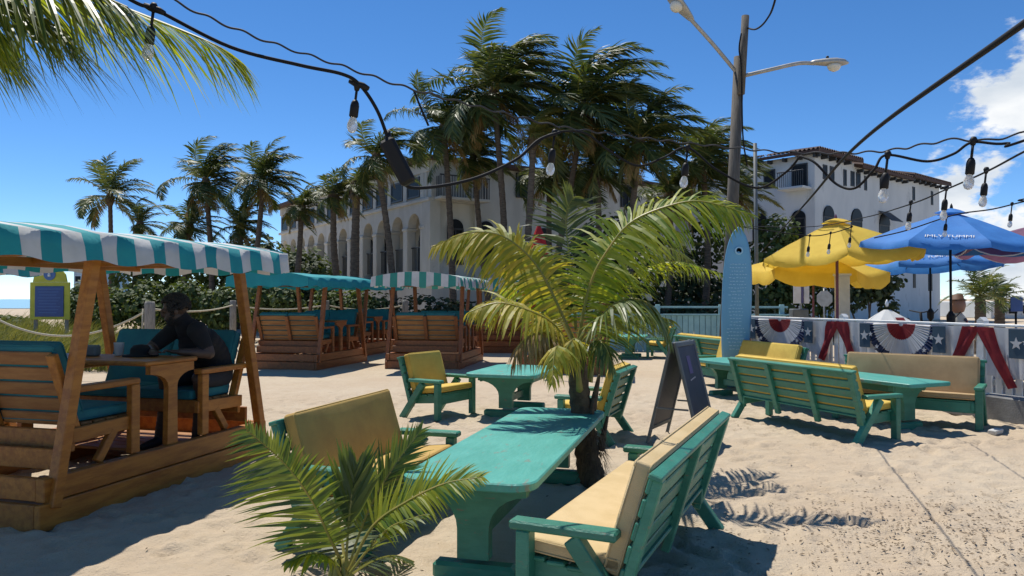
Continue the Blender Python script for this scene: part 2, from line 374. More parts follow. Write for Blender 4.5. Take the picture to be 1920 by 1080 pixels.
# ------------------------------------------------------------------ ground
rng = random.Random(7); nrng = np.random.default_rng(7)
def sand_sheet():
    def axis(lo, hi, step, far_lo, far_hi):
        a = list(np.arange(lo, hi+1e-6, step)); s = step
        b = [a[-1]]
        while b[-1] < far_hi: s = min(s*1.22, 120); b.append(b[-1]+s)
        s = step; c = [a[0]]
        while c[-1] > far_lo: s = min(s*1.22, 120); c.append(c[-1]-s)
        return np.array(c[::-1][:-1]+a+b[1:])
    xs = axis(-6, 7.5, .045, -1500, 1500); ys = axis(3.2, 13, .045, -60, 2600)
    X, Y = np.meshgrid(xs, ys); Z = np.zeros_like(X)
    near = np.exp(-np.maximum(0, np.hypot(X, Y-8)-9)/6)
    zz = np.array([noise.noise(V((x*.5, y*.5, 3)))*.03+noise.noise(V((x*2.1, y*2.1, 9)))*.016+noise.noise(V((x*6.5, y*6.5, 1)))*.006 if abs(x) < 40 and y < 60 else 0 for x, y in zip(X.ravel(), Y.ravel())]).reshape(X.shape)
    Z += zz
    # footprints and scuffs
    for k in range(2600):
        fx = rng.uniform(-6, 7.5); fy = 3.3+9.5*rng.random()**1.2; a = rng.uniform(0, 6.28); la = rng.uniform(.07, .15); lb = rng.uniform(.04, .07); dp_ = rng.uniform(.006, .020)
        ix = np.searchsorted(xs, [fx-.35, fx+.35]); iy = np.searchsorted(ys, [fy-.35, fy+.35])
        sx = X[iy[0]:iy[1], ix[0]:ix[1]]-fx; sy = Y[iy[0]:iy[1], ix[0]:ix[1]]-fy
        u = (sx*math.cos(a)+sy*math.sin(a))/la; v = (-sx*math.sin(a)+sy*math.cos(a))/lb
        q = u*u+v*v
        Z[iy[0]:iy[1], ix[0]:ix[1]] += dp_*(-np.exp(-q)+.55*np.exp(-(np.sqrt(q)-1.7)**2*3))
    for k in range(170):     # fresh, deeper prints in walking pairs
        fx = rng.uniform(-5, 7); fy = rng.uniform(3.8, 11); a = rng.uniform(0, 6.28); dp_ = rng.uniform(.012, .026)
        for st in range(4):
            gx = fx+math.cos(a)*.55*st+math.sin(a)*.1*(-1)**st; gy = fy+math.sin(a)*.55*st-math.cos(a)*.1*(-1)**st
            ix = np.searchsorted(xs, [gx-.3, gx+.3]); iy = np.searchsorted(ys, [gy-.3, gy+.3])
            if ix[0] == ix[1] or iy[0] == iy[1] or gx < -5.6 or gx > 7.2 or gy < 3.4 or gy > 12.6: continue
            sx = X[iy[0]:iy[1], ix[0]:ix[1]]-gx; sy = Y[iy[0]:iy[1], ix[0]:ix[1]]-gy
            q = ((sx*math.cos(a)+sy*math.sin(a))/.13)**2+((-sx*math.sin(a)+sy*math.cos(a))/.055)**2
            Z[iy[0]:iy[1], ix[0]:ix[1]] += dp_*(-np.exp(-q**2)+.6*np.exp(-(np.sqrt(q)-1.5)**2*5))
    Z *= near
    # gentle dune at the left, beyond the rope line
    Z += 1.0*np.exp(-((X+24)/9)**2-((Y-33)/7)**2)
    n, mcol = X.shape
    verts = np.stack([X.ravel(), Y.ravel(), Z.ravel()], 1)
    i = np.arange(n*mcol).reshape(n, mcol)
    F = np.stack([i[:-1, :-1].ravel(), i[:-1, 1:].ravel(), i[1:, 1:].ravel(), i[1:, :-1].ravel()], 1)
    me = bpy.data.meshes.new('sand'); me.from_pydata(verts.tolist(), [], F.tolist()); me.materials.append(M['sand'])
    me.polygons.foreach_set('use_smooth', [True]*len(me.polygons)); me.update()
    o = bpy.data.objects.new('sand', me); col.objects.link(o); look(o, 'pale trodden beach sand', None, None, 'structure')
    return xs, ys, Z
GX, GY, GZ = sand_sheet()
def gz(x, y):
    i = min(max(np.searchsorted(GY, y), 0), len(GY)-1); j = min(max(np.searchsorted(GX, x), 0), len(GX)-1); return float(GZ[i, j])
m = MB(); m.quad((-2000, 120, .06), (-45, 120, .06), (-300, 2500, .06), (-2000, 2500, .06)); o = m.build('sea', M['sea']); look(o, 'strip of sea beyond the dune', None, None, 'structure')
# ------------------------------------------------------------------ palms
def frond(mb, pts, leaf_len, n, rng, width=.022, v=.25, leaf_droop=.35, rib=.012, up=(0, 0, 1), m=0, mr_=1, start=.1, sweep=(.35, .95), wind=V((0, 0, 0)), var=(0, 1), segs=3, thin=0, roll=0, asym=(1, 1)):
    """one feather leaf: rib along pts and leaflets on both sides"""
    P = catmull(pts, 6) if len(pts) < 9 else [V(p) for p in pts]
    K = len(P)-1; mb.cv = .5
    mb.tube(P, [rib*(1-.8*i/K) for i in range(K+1)], 4, mr_)
    up = V(up)
    for i in range(n):
        t = start+(1-start)*(i+.5)/n; x = t*K; a = int(min(x, K-1)); f = x-a
        p = P[a].lerp(P[a+1], f); d = (P[a+1]-P[a]).normalized()
        s = d.cross(up)
        if s.length < .15: s = d.cross(V((0, 1, 0)))
        s.normalize()
        if roll: s = Matrix.Rotation(roll, 3, d) @ s
        u2 = s.cross(d).normalized()
        prof = min(1, .45+2.2*t)*(1 if t < .55 else 1-.75*((t-.55)/.45)**1.3)
        for sg in (-1, 1):
            if thin and rng.random() < thin: continue
            sw = sweep[0]+(sweep[1]-sweep[0])*t**1.5+rng.uniform(-.10, .10)
            dd = (d*sw+s*sg*(1.05-.35*sw)+u2*(v+rng.uniform(-.12, .12))).normalized()
            L = leaf_len*prof*rng.uniform(.82, 1.12)*asym[0 if sg < 0 else 1]; wd = width*rng.uniform(.8, 1.15)*(.6+.4*prof)
            wv = dd.cross(u2)
            if wv.length < .05: wv = d
            wv = (Matrix.Rotation(rng.uniform(-.5, .5), 3, dd) @ wv).normalized()*wd/2
            mb.cv = var[0]+(var[1]-var[0])*rng.random()
            q = p.copy(); prev = None
            ld = leaf_droop*rng.uniform(.6, 1.5)
            for k in range(segs+1):
                tt = k/segs; wk = (.55 if k == 0 else 1-.85*max(0, tt-.3)/.7)
                if k == segs: cur = [mb.vert(q)]
                else: cur = [mb.vert(q-wv*wk), mb.vert(q+wv*wk)]
                if prev:
                    if len(cur) == 2: mb.face((prev[0], prev[1], cur[1], cur[0]), m)
                    else: mb.face((prev[0], prev[1], cur[0]), m)
                prev = cur
                dd = (dd+V((0, 0, -ld/segs*1.3))+wind*(.5/segs)).normalized(); q = q+dd*(L/segs)
    mb.cv = .5
def arc(base, az, el, length, droop, wind=V((0, 0, 0)), k=9, rng=None):
    d = V((math.sin(az)*math.cos(el), math.cos(az)*math.cos(el), math.sin(el))); p = V(base); P = [p.copy()]
    for i in range(k):
        t = i/k
        d = (d+V((0, 0, -droop/k*(.4+1.6*t)))+wind*(.55+t)/k).normalized(); p = p+d*length/k; P.append(p.copy())
    return P
def trunk_mesh(base, top, r0, r1, bend=V((0, 0, 0)), rings=26, n=10, flare=1.5, seed=1):
    base = V(base); top = V(top); m = MB(); P = []; RR = []; rr = random.Random(seed)
    for i in range(rings*2+1):
        t = i/(rings*2); p = base.lerp(top, t)+bend*math.sin(math.pi*t)
        P.append(p); RR.append((r0+(r1-r0)*t)*(1+(flare-1)*math.exp(-t*9))*(1.05 if i % 2 else .95)*rr.uniform(.97, 1.03))
    m.tube(P, RR, n); return m
WIND = V((.75, .1, -.05))
def far_palm(label, px, py, rpx, Y, base_px, seed, yellow=False, nf=17, group='coconut palms in front of the houses', dead=3, tr=.15, wind=1.0):
    rg = random.Random(seed); top = at(px, py, Y); L = rpx/FPX*Y*1.15
    base = V(((base_px-960)/FPX*Y, Y+rg.uniform(-.4, .4), 0))
    t = thing('coconut_palm', label, 'palm tree', base, 0, group)
    rel = top-base; nf = int(nf*1.45)
    trunk_mesh((0, 0, -.1), rel, tr, tr*.72, V((rg.uniform(-.25, .25), 0, 0)), seed=seed).build('trunk', M['trunk'], t, True)
    m = MB(); m.lathe(rel-V((0, 0, .45)), [(tr*.7, 0), (tr*1.25, .2), (tr*1.6, .45), (tr*1.1, .7), (.03, .95)], 9); m.build('crown_shaft', M['fibre'], t, True)
    for i in range(nf):
        az = i*2.399+rg.uniform(-.3, .3); q = i/nf
        el = R(86-112*q**.9+rg.uniform(-10, 10))
        wk = WIND*(2.3*wind*rg.uniform(.55, 1.3))
        P = arc(rel+V((0, 0, .1)), az, el, L*rg.uniform(.85, 1.18)*(1 if q < .75 else .85), 1.0+.5*q, wk, 9)
        m = MB(); y = yellow or rg.random() < .03
        frond(m, P, L*.31, 46, rg, width=.074*L/2.8, v=.25, leaf_droop=.5, rib=.022, wind=wk*.9, segs=3, start=.12)
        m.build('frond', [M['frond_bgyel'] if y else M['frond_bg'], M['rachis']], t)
    for i in range(dead):
        az = rg.uniform(0, 6.28); m = MB()
        P = arc(rel-V((0, 0, .1)), az, R(-30), L*.65, 1.6, WIND*.4, 8)
        frond(m, P, L*.24, 22, rg, width=.05*L/2.8, leaf_droop=1.6, rib=.022, segs=3)
        m.build('dry_frond', [M['frond_dead'], M['rachis']], t)
    if seed % 2 == 0:
        for i in range(5):
            a = rg.uniform(0, 6.28); c = rel+V((math.cos(a)*.26, math.sin(a)*.26, -.28+rg.uniform(-.1, .1)))
            m = MB(); m.lathe(c, [(.03, -.15), (.1, -.08), (.125, 0), (.1, .09), (.02, .15)], 8); m.build('coconut', M['frond_yel'] if False else M['fibre'], t, True)
    return t
far_palm('lone short coconut palm rising behind the left striped awning, farthest left', 205, 372, 82, 40, 210, 11, nf=12, dead=1, wind=.5)
far_palm('windblown coconut palm with one long pale frond reaching left, above the near awning', 385, 345, 92, 36, 400, 12)
far_palm('coconut palm with bright green upright fronds, right of the one with the long left frond', 492, 345, 84, 34, 462, 13, wind=.8)
far_palm('low bushy coconut palm at the left end of the arcaded house', 565, 395, 62, 33, 545, 14, nf=14)
far_palm('coconut palm with leaning grey trunk before the arcade, left of a thick trunk', 625, 372, 62, 31, 652, 15, nf=14, tr=.17)
far_palm('stout coconut palm with shaggy thick trunk before the arcade', 668, 352, 58, 30, 664, 16, nf=13, tr=.2)
far_palm('coconut palm whose slim trunk leans right in front of the arcade', 705, 300, 84, 29, 742, 17)
far_palm('coconut palm beside the iron balcony with a straight dark trunk', 832, 242, 105, 31, 852, 18, nf=19)
far_palm('tallest coconut palm, swept right by wind, in the middle of the picture', 925, 176, 142, 30, 950, 19, nf=26, dead=5)
far_palm('second tall windswept coconut palm, right of the tallest one', 1095, 204, 148, 30, 1010, 20, nf=26, dead=5)
far_palm('yellowing coconut palm tucked between the two tallest palms', 1000, 262, 72, 28, 968, 21, yellow=True, nf=12)
far_palm('coconut palm just left of the lamp pole with drooping dark fronds', 1200, 268, 122, 29, 1185, 22, nf=22)
far_palm('short dark coconut palm right behind the wooden lamp pole', 1318, 312, 104, 31, 1320, 23, nf=22)
far_palm('dense dark coconut palm below the second tall palm', 1120, 318, 92, 31, 1110, 24, nf=19)
far_palm('dark coconut palm half hidden behind the bright foreground palm crown', 1255, 372, 100, 32, 1240, 25, nf=16)
far_palm('low coconut palm behind the awnings, under the long pale left frond', 355, 428, 70, 37, 345, 26, nf=15)
far_palm('low dry coconut palm between the awning and the arcade end', 450, 428, 62, 35, 440, 27, nf=15, dead=5)
far_palm('low coconut palm peeking over the near striped awning', 262, 425, 52, 39, 262, 28, nf=11, dead=1)
far_palm('coconut palm with dry skirt hanging before the shaded house wall', 888, 300, 88, 33, 925, 29, nf=17, dead=5)
far_palm('coconut palm filling the gap between the tallest palms and the house', 1030, 330, 90, 33, 1040, 30, nf=17, dead=4)
def small_palm(label, px, py, h, Y, seed):
    rg = random.Random(seed); base = V(((px-960)/FPX*Y, Y, 0)); z = EYE+(560-py)/FPX*Y
    t = thing('small_palm', label, 'palm tree', base, 0, 'small palms behind the bunting fence')
    trunk_mesh((0, 0, 0), (0, 0, z), .17, .14, rings=12, seed=seed).build('trunk', M['trunk'], t, True)
    for i in range(13):
        P = arc((0, 0, z), i*2.4, R(80-85*i/13), h, 1.0, WIND*.4, 8); m = MB()
        frond(m, P, h*.38, 20, rg, width=.05, leaf_droop=.4, rib=.015, v=.3); m.build('frond', [M['frond_bg'], M['rachis']], t)
far_palm('coconut palm behind the lamp pole base, left of the white villa', 1385, 372, 72, 33, 1390, 32, nf=14)
small_palm('small palm with stiff fronds under the blue parasols, behind the bunting', 1838, 555, 1.15, 22, 41)
small_palm('rounder small palm right of the stiff one, near the blue sign', 1874, 562, .95, 24, 42)
# ------------------------------------------------------------------ buildings
def lerp2(o, d, t, off, n): return (o[0]+d[0]*t+n[0]*off, o[1]+d[1]*t+n[1]*off)
class Face:
    """a vertical wall plane: origin, direction along, outward normal; local to parent origin"""
    def __init__(s, o, d, n): s.o = V((*o, 0)); s.d = V((*d, 0)).normalized(); s.n = V((*n, 0)).normalized()
    def P(s, t, z, off=0): return s.o+s.d*t+s.n*off+V((0, 0, z))
    def slab(s, mb, t0, t1, z0, z1, o0, o1, ch=.01, m=0):
        mb.hexa(s.P((t0+t1)/2, (z0+z1)/2, (o0+o1)/2), s.d*(t1-t0)/2, s.n*abs(o1-o0)/2, V((0, 0, (z1-z0)/2)), ch, m)
    def window(s, parent, t0, t1, z0, z1, arch=False, depth=.12, fr=.09):
        m = MB(); s.slab(m, t0, t0+fr, z0, z1, -.02, depth); s.slab(m, t1-fr, t1, z0, z1, -.02, depth); s.slab(m, t0+fr, t1-fr, z1-fr, z1, -.02, depth-.004); s.slab(m, t0+fr, t1-fr, z0, z0+fr, -.02, depth-.004)
        s.slab(m, (t0+t1)/2-.03, (t0+t1)/2+.03, z0+fr, z1-fr, 0, depth-.03)
        w_ = m.build('window', M['white'] if parent.get('wf') else M['darkwood'], parent)
        m = MB(); s.slab(m, t0+.04, t1-.04, z0+.04, z1-.04, 0, .035); m.build('pane', M['glass'], w_)
        if arch:
            c = s.P((t0+t1)/2, z1, .04); r = (t1-t0)/2; m = MB()
            m.prism([(math.cos(a)*r, math.sin(a)*r) for a in [math.pi*i/10 for i in range(11)]], c, s.d, (0, 0, 1), s.n, .09); m.build('fanlight', M['glass'], w_)
        return w_
def mansion():
    C = (-4.11, 36); t = thing('arcaded_house', 'cream stucco house with arched arcade and iron balcony behind the tall palms', 'house', (C[0], C[1], 0)); 
    A = Face((0, 0), (-.56, .83), (-.83, -.56)); B = Face((0, 0), (.83, .56), (.56, -.83))
    SL = 6.48; EV = 8.45; bay = 1.9; nb = 12
    back = Face(tuple((A.P(0, 0, -2.6))[:2]), (-.56, .83), (-.83, -.56))
    m = MB(); back.slab(m, -.2, 24, 0, EV, -.2, 0); m.build('arcade_back_wall', M['stucco'], t)
    # arcade: arches cut as ring segments, piers between
    for i in range(nb):
        t0 = .45+i*bay; t1 = t0+bay; c = (t0+t1)/2; r = .66; zs = 5.2
        m = MB(); K = 10
        xs = [c-bay/2]+[c-r*math.cos(math.pi*k/K) for k in range(K+1)]+[c+bay/2]
        zb = [zs]+[zs+r*math.sin(math.pi*k/K) for k in range(K+1)]+[zs]
        for k in range(len(xs)-1):
            if xs[k+1]-xs[k] < 1e-4: continue
            a0 = A.P(xs[k], zb[k], 0); a1 = A.P(xs[k+1], zb[k+1], 0); b0 = A.P(xs[k], SL-.15, 0); b1 = A.P(xs[k+1], SL-.15, 0); dn = A.n*-.45
            m.quad(a0, a1, b1, b0); m.quad(a1+dn, a0+dn, b0+dn, b1+dn); m.quad(a0, a0+dn, a1+dn, a1)
        m.build('arch', M['stucco'], t)
        m = MB(); A.slab(m, t0-.24, t0+.24, 2.6, zs+.0, -.48, .03, .03); A.slab(m, t0-.3, t0+.3, zs-.16, zs-.01, -.52, .07, .02); m.build('column', M['stucco'], t)
        m = MB()
        for k in range(9): A.slab(m, t0+.32+k*.15, t0+.345+k*.15, 3.0, 4.15, -.25, -.22, .004)
        A.slab(m, t0+.25, t1-.25, 4.15, 4.2, -.27, -.2, .004); m.build('railing', M['darkwood'], t)
        if i % 3 != 1: back.window(t, t0+.45, t1-.35, 3.1, 4.9, True)
        # upper storey pillars and window
        m = MB(); A.slab(m, t0-.2, t0+.2, SL+.02, 7.75, -.2, .05, .02); m.build('pillar', M['stucco'], t)
        A.window(t, t0+.25, t1-.25, SL+.14, 7.62, depth=.06)
    m = MB(); A.slab(m, -.6, 23.4, 0, 2.6, -2.6, .05); m.build('plinth', M['stucco'], t)
    m = MB(); A.slab(m, -.4, 23.5, SL-.15, SL+.02, -2.6, .12, .02); m.build('floor_band', M['stucco'], t)
    m = MB(); A.slab(m, -.4, 23.4, SL+.02, EV, -2.6, -.03); m.build('upper_wall', M['stucco'], t)
    m = MB(); A.slab(m, -.3, 23.4, 7.75, EV-.01, -.03, .05); m.build('frieze', M['stucco'], t)
    m = MB(); A.slab(m, -.42, .44, 2.6, SL-.15, -.5, .05); m.build('corner_pier', M['stucco'], t)
    m = MB(); B.slab(m, -.02, 17, 0, EV-.02, -.35, 0); m.build('side_wall', M['stucco'], t)
    m = MB(); B.slab(m, 3.0, 16.9, 0, EV-.05, -8, -.36); m.build('inner_block', M['stucco'], t)
    for (a, b, z0, z1) in ((1.1, 2.0, 3.3, 5.1), (2.9, 3.8, 3.3, 5.1), (6.6, 7.4, 3.2, 5.0), (9.5, 10.6, 3.2, 5.0), (12.5, 13.6, 3.2, 5.0)): B.window(t, a, b, z0, z1, True)
    for (a, b, z0, z1) in ((.9, 2.3, SL+.1, 8.35), (5.2, 6.3, 6.9, 8.2), (9.5, 10.6, 6.9, 8.2), (12.5, 13.6, 6.9, 8.2)): B.window(t, a, b, z0, z1)
    m = MB(); B.slab(m, .2, 3.0, SL-.1, SL+.03, 0, 1.0); 
    bal = m.build('balcony', M['stucco'], t); m = MB()
    for k in range(19): B.slab(m, .25+k*.15, .28+k*.15, SL+.03, 7.5, .93, .96, .003)
    for k in range(6): 
        B.slab(m, .25, .28, SL+.03, 7.5, .05+k*.15, .08+k*.15, .003); B.slab(m, 2.95, 2.98, SL+.03, 7.5, .05+k*.15, .08+k*.15, .003)
    B.slab(m, .2, 3.0, 7.5, 7.56, .91, .98, .004); m.build('balcony_railing', M['darkwood'], bal)
    m = MB()   # hipped tile roof with overhang
    p = [A.P(24, EV, .6), A.P(-.6, EV, .6)+B.n*.2, B.P(17.5, EV, .6), B.P(17.5, EV, -9), A.P(24, EV, -9)]
    q = [A.P(20, EV+.9, -4), A.P(4, EV+.9, -4), B.P(13, EV+.9, -4.2), B.P(13, EV+.9, -6), A.P(20, EV+.9, -6)]
    i = [m.vert(x) for x in p]; j = [m.vert(x) for x in q]; k = [m.vert(x-V((0, 0, .18))) for x in p]
    for a in range(5):
        b = (a+1) % 5; m.face((i[a], i[b], j[b], j[a])); m.face((k[a], k[b], i[b], i[a]))
    m.face(j); m.face(k[::-1]); m.build('roof', M['rooftile'], t)
mansion()
def villa():
    C = (18.3, 45); t = thing('white_villa', 'tall white house with brown tiled roof behind the parasols', 'house', (C[0], C[1], 0)); t['wf'] = 0
    A = Face((0, 0), (.758, .652), (.652, -.758)); B = Face((0, 0), (-.652, .758), (-.758, -.652)); EV = 10.4; L = 19.55
    m = MB(); A.slab(m, 0, L, 0, EV, -9, 0, .03); m.build('wall', M['stucco_w'], t)
    m = MB(); B.slab(m, 9.0, 18, 0, 7.6, -9, -.4, .03); m.build('low_wing', M['stucco_w'], t)
    for (a, b, z0, z1) in ((.97, 1.5, 8.95, 9.85), (1.85, 2.4, 8.95, 9.85), (3.65, 4.05, 8.8, 9.85), (4.64, 5.16, 8.88, 9.86), (5.4, 6.0, 8.88, 9.86), (6.6, 6.95, 8.8, 9.75), (8.95, 9.4, 8.85, 9.85), (9.55, 10.0, 8.85, 9.85), (14.4, 14.8, 8.8, 9.8), (17.85, 18.2, 8.75, 9.8), (14.4, 14.8, 2.4, 4.0), (17.2, 17.9, 2.2, 4.1)):
        A.window(t, a, b, z0, z1, depth=.05, fr=.07)
    for (a, b) in ((.97, 2.3), (4.64, 6.2), (8.8, 10.4)): A.window(t, a, b, 5.4, 6.7, True, depth=.05, fr=.1)
    for (a, b) in ((2.0, 3.2), (6.2, 7.2)): A.window(t, a, b, 1.9, 3.3, True, depth=.05, fr=.1)
    m = MB(); p = [A.P(8.7, 7.6, .05), A.P(10.5, 7.6, .05), A.P(10.5, 6.9, .9), A.P(8.7, 6.9, .9)]; i = [m.vert(x) for x in p]; m.face(i); j = [m.vert(x-V((0, 0, .05))) for x in p]; m.face(j[::-1])
    for a in range(4): m.face((i[a], j[a], j[(a+1) % 4], i[(a+1) % 4]))
    m.build('window_awning', M['darkwood'], t)
    # left face: recessed balcony
    m = MB(); B.slab(m, .2, 1.9, 8.25, 8.4, 0, 1.1, .02); bl = m.build('balcony', M['stucco_w'], t)
    m = MB()
    for k in range(13): B.slab(m, .22+k*.135, .25+k*.135, 8.4, 9.3, 1.02, 1.05, .003)
    B.slab(m, .2, 1.9, 9.3, 9.36, 1.0, 1.07, .004); m.build('balcony_railing', M['darkwood'], bl)
    B.window(t, .45, 1.5, 8.45, 9.9, depth=.06); B.window(t, 2.6, 3.4, 8.6, 9.8, depth=.06); B.window(t, 5.2, 6.2, 8.5, 9.8, depth=.06)
    B.window(t, .6, 1.5, 5.2, 6.6, True, depth=.06); B.window(t, 3.2, 4.2, 5.2, 6.6, True, depth=.06); B.window(t, 10.2, 11.2, 4.6, 6.2, True, depth=.06); B.window(t, 12.6, 13.6, 4.6, 6.2, True, depth=.06)
    # tiled roof: stepped eaves, each with rows of tiles and brackets under it
    def roof(f, t0, t1, z, over, rise, depth, i0=.6, i1=.6, name='roof'):
        m = MB(); e0 = f.P(t0, z, over); e1 = f.P(t1, z, over); r0 = f.P(t0+i0, z+rise, -depth); r1 = f.P(t1-i1, z+rise, -depth)
        n = max(2, int((t1-t0)/.28))
        for k in range(n):     # half-round tile courses running up the slope
            a0 = e0.lerp(e1, k/n); a1 = e0.lerp(e1, (k+1)/n); b0 = r0.lerp(r1, k/n); b1 = r0.lerp(r1, (k+1)/n); am = (a0+a1)/2+V((0, 0, .13)); bm_ = (b0+b1)/2+V((0, 0, .13))
            m.quad(a0, am, bm_, b0); m.quad(am, a1, b1, bm_)
        dz = V((0, 0, -.2)); m.quad(e0+dz, e1+dz, e1, e0); m.quad(e0+dz, r0+dz, r1+dz, e1+dz); m.quad(e0, r0, r0+dz, e0+dz); m.quad(e1+dz, r1+dz, r1, e1)
        ro = m.build(name, M['rooftile'], t)
        for k in range(int((t1-t0)/1.0)):
            m = MB(); tt = t0+.5+k*1.0; f.slab(m, tt-.08, tt+.08, z-.42, z-.2, 0, over*.7, .02); m.build('bracket', M['darkwood'], ro)
    roof(A, -.7, 5.1, EV+.15, .65, .9, 3.5, 4.1, .2); roof(A, 5.1, 13.2, EV-.15, .6, 1.1, 4); roof(A, 13.2, 20.2, EV+.1, .65, 1.1, 4, .2, 4.2); roof(B, -.65, 9.2, EV+.13, .62, .9, 3.45, 4.1, .6); roof(B, 9.0, 18.2, 7.6, .5, 1.2, 4)
villa()
def far_block(label, px0, px1, pyt, Y, floors, bays):
    a = at(px0, pyt, Y); b = at(px1, pyt, Y); t = thing('distant_building', label, 'building', (a.x, Y, 0)); wd = b.x-a.x; h = a.z
    bx('wall', M['stucco_w'], t, (wd/2, 5, h/2), (wd, 10, h), .05)
    for i in range(floors):
        for j in range(bays):
            x = wd*(j+.5)/bays; z = h*(i+.55)/floors; w_ = bx('window', M['white'], t, (x, -.03, z), (wd/bays*.72, .1, h/floors*.62), .02); bx('pane', M['glass'], w_, (x, -.1, z), (wd/bays*.6, .06, h/floors*.48), .01)
far_block('small far white block glimpsed above the dune sign', 138, 188, 492, 130, 4, 3)
far_block('low white far house at the right edge behind the small palms', 1858, 1990, 566, 60, 1, 5)
# ------------------------------------------------------------------ bushes and low growth
def leaf_cloud(mb, blobs, n, size, rg, shell=.55):
    """round leaves scattered through ellipsoids"""
    wt = [b[3]*b[4]*b[5] for b in blobs]
    for k in range(n):
        b = rg.choices(blobs, wt)[0]
        d = V((rg.gauss(0, 1), rg.gauss(0, 1), rg.gauss(0, 1))).normalized(); rr = shell+(1-shell)*rg.random()**.6
        rr *= 1+.18*noise.noise(V((d.x*2.2+b[0], d.y*2.2+b[1], d.z*2.2)))
        p = V((b[0]+d.x*b[3]*rr, b[1]+d.y*b[4]*rr, b[2]+d.z*b[5]*rr))
        nrm = (d+V((rg.uniform(-.8, .8), rg.uniform(-.8, .8), rg.uniform(-.2, 1.1)))).normalized()
        u = nrm.orthogonal().normalized(); u = Matrix.Rotation(rg.uniform(0, 6.28), 3, nrm) @ u; v = nrm.cross(u)
        s = size*rg.uniform(.6, 1.25); mb.cv = rg.random()
        i = [mb.vert(p+u*s*a+v*s*b_+nrm*s*c) for a, b_, c in ((-.5, 0, 0), (-.2, .42, .05), (.3, .36, .02), (.58, 0, -.12), (.3, -.36, .02), (-.2, -.42, .05))]
        mb.face(i)
    mb.cv = .5
def shrub(name, label, cat, base, blobs, n, size, mt, seed, group=None, stems=5):
    t = thing(name, label, cat, base, 0, group); rg = random.Random(seed)
    m = MB()
    for k in range(stems):
        b = rg.choice(blobs); m.tube(catmull([(b[0]*.4+rg.uniform(-.2, .2), b[1]*.4, -.05), (b[0]*.7, b[1]*.7, b[2]*.5), (b[0]+rg.uniform(-.2, .2)*b[3], b[1], b[2]+b[5]*.3)], 4), [.05*(1-.7*i/8) for i in range(9)], 6)
    m.build('trunk', M['trunk'], t, True)
    m = MB(); leaf_cloud(m, blobs, n, size, rg); m.build('crown', mt, t)
rg = random.Random(5)
hx = [(205, 300), (300, 395), (395, 480), (480, 560), (560, 640), (640, 730)]
hl = ['sea grape bush beside the yellow sign', 'sea grape bush behind the seated person', 'sea grape bush behind the left end of the solid teal awning', 'sea grape bush behind the middle of the solid teal awning', 'sea grape bush behind the gap of the two teal awnings', 'sea grape bush behind the left end of the small striped awning']
for (a, b), lb in zip(hx, hl):
    Y = 27+rg.uniform(-.6, .8); x0 = (a-960)/FPX*Y; x1 = (b-960)/FPX*Y; w_ = x1-x0
    bl = [(rg.uniform(-.5, .5)*w_*.8, rg.uniform(-.5, .5), rg.uniform(.8, 1.75), w_*.33, .8, .66) for k in range(6)]
    shrub('sea_grape_bush', lb, 'bush', ((x0+x1)/2, Y, 0), bl, 1500, .17, M['leaf_hedge'], int(a), 'sea grape hedge behind the gliders')
for (a, b, zt, lb) in ((-70, 62, 1.0, 'low dark bush at the left edge, left of the yellow sign'), (122, 212, 2.2, 'leafy bush right of the yellow sign')):
    x0 = (a-960)/FPX*28; x1 = (b-960)/FPX*28; w_ = x1-x0
    shrub('sea_grape_bush', lb, 'bush', ((x0+x1)/2, 28, 0), [(rg.uniform(-.4, .4)*w_, rg.uniform(-.4, .4), zt*rg.uniform(.35, .75), w_*.34, .8, zt*.34) for k in range(6)], 1700, .17, M['leaf_hedge'], a+200, 'sea grape hedge behind the gliders')
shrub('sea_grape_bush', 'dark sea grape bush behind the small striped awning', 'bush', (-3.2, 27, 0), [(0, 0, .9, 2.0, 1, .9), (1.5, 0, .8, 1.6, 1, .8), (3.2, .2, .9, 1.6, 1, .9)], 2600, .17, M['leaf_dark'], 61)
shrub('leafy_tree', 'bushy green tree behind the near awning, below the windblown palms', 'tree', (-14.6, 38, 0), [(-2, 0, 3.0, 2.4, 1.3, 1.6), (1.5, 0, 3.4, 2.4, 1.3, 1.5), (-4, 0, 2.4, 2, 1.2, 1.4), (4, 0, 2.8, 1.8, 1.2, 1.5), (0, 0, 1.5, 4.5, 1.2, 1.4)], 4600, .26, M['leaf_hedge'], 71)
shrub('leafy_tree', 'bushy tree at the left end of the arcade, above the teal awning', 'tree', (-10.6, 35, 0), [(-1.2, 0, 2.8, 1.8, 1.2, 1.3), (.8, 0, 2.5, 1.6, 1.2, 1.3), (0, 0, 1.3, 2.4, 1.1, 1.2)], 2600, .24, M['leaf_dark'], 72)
shrub('sea_grape_tree', 'mottled broad leaf tree left of the yellow parasols', 'tree', (10.6, 29, 0), [(-.4, 0, 3.2, 1.2, 1, 1.1), (.7, 0, 2.7, 1.2, 1, 1), (-.7, 0, 1.9, 1.1, 1, 1), (.5, .3, 1.4, 1.6, 1, 1.0), (1.3, 0, 3.4, .9, .8, .7), (-.2, 0, 4.2, .8, .8, .7)], 4200, .19, M['leaf_hedge'], 62)
shrub('vine_shrub', 'hanging leafy shrub under the right edge of the yellow parasol', 'bush', (13.4, 28, 0), [(0, 0, 2.0, .9, .7, .55), (.6, 0, 2.3, .7, .6, .5), (-.8, 0, 1.7, .8, .6, .6), (.7, 0, 1.3, .4, .4, .5)], 1500, .17, M['leaf_dark'], 63)
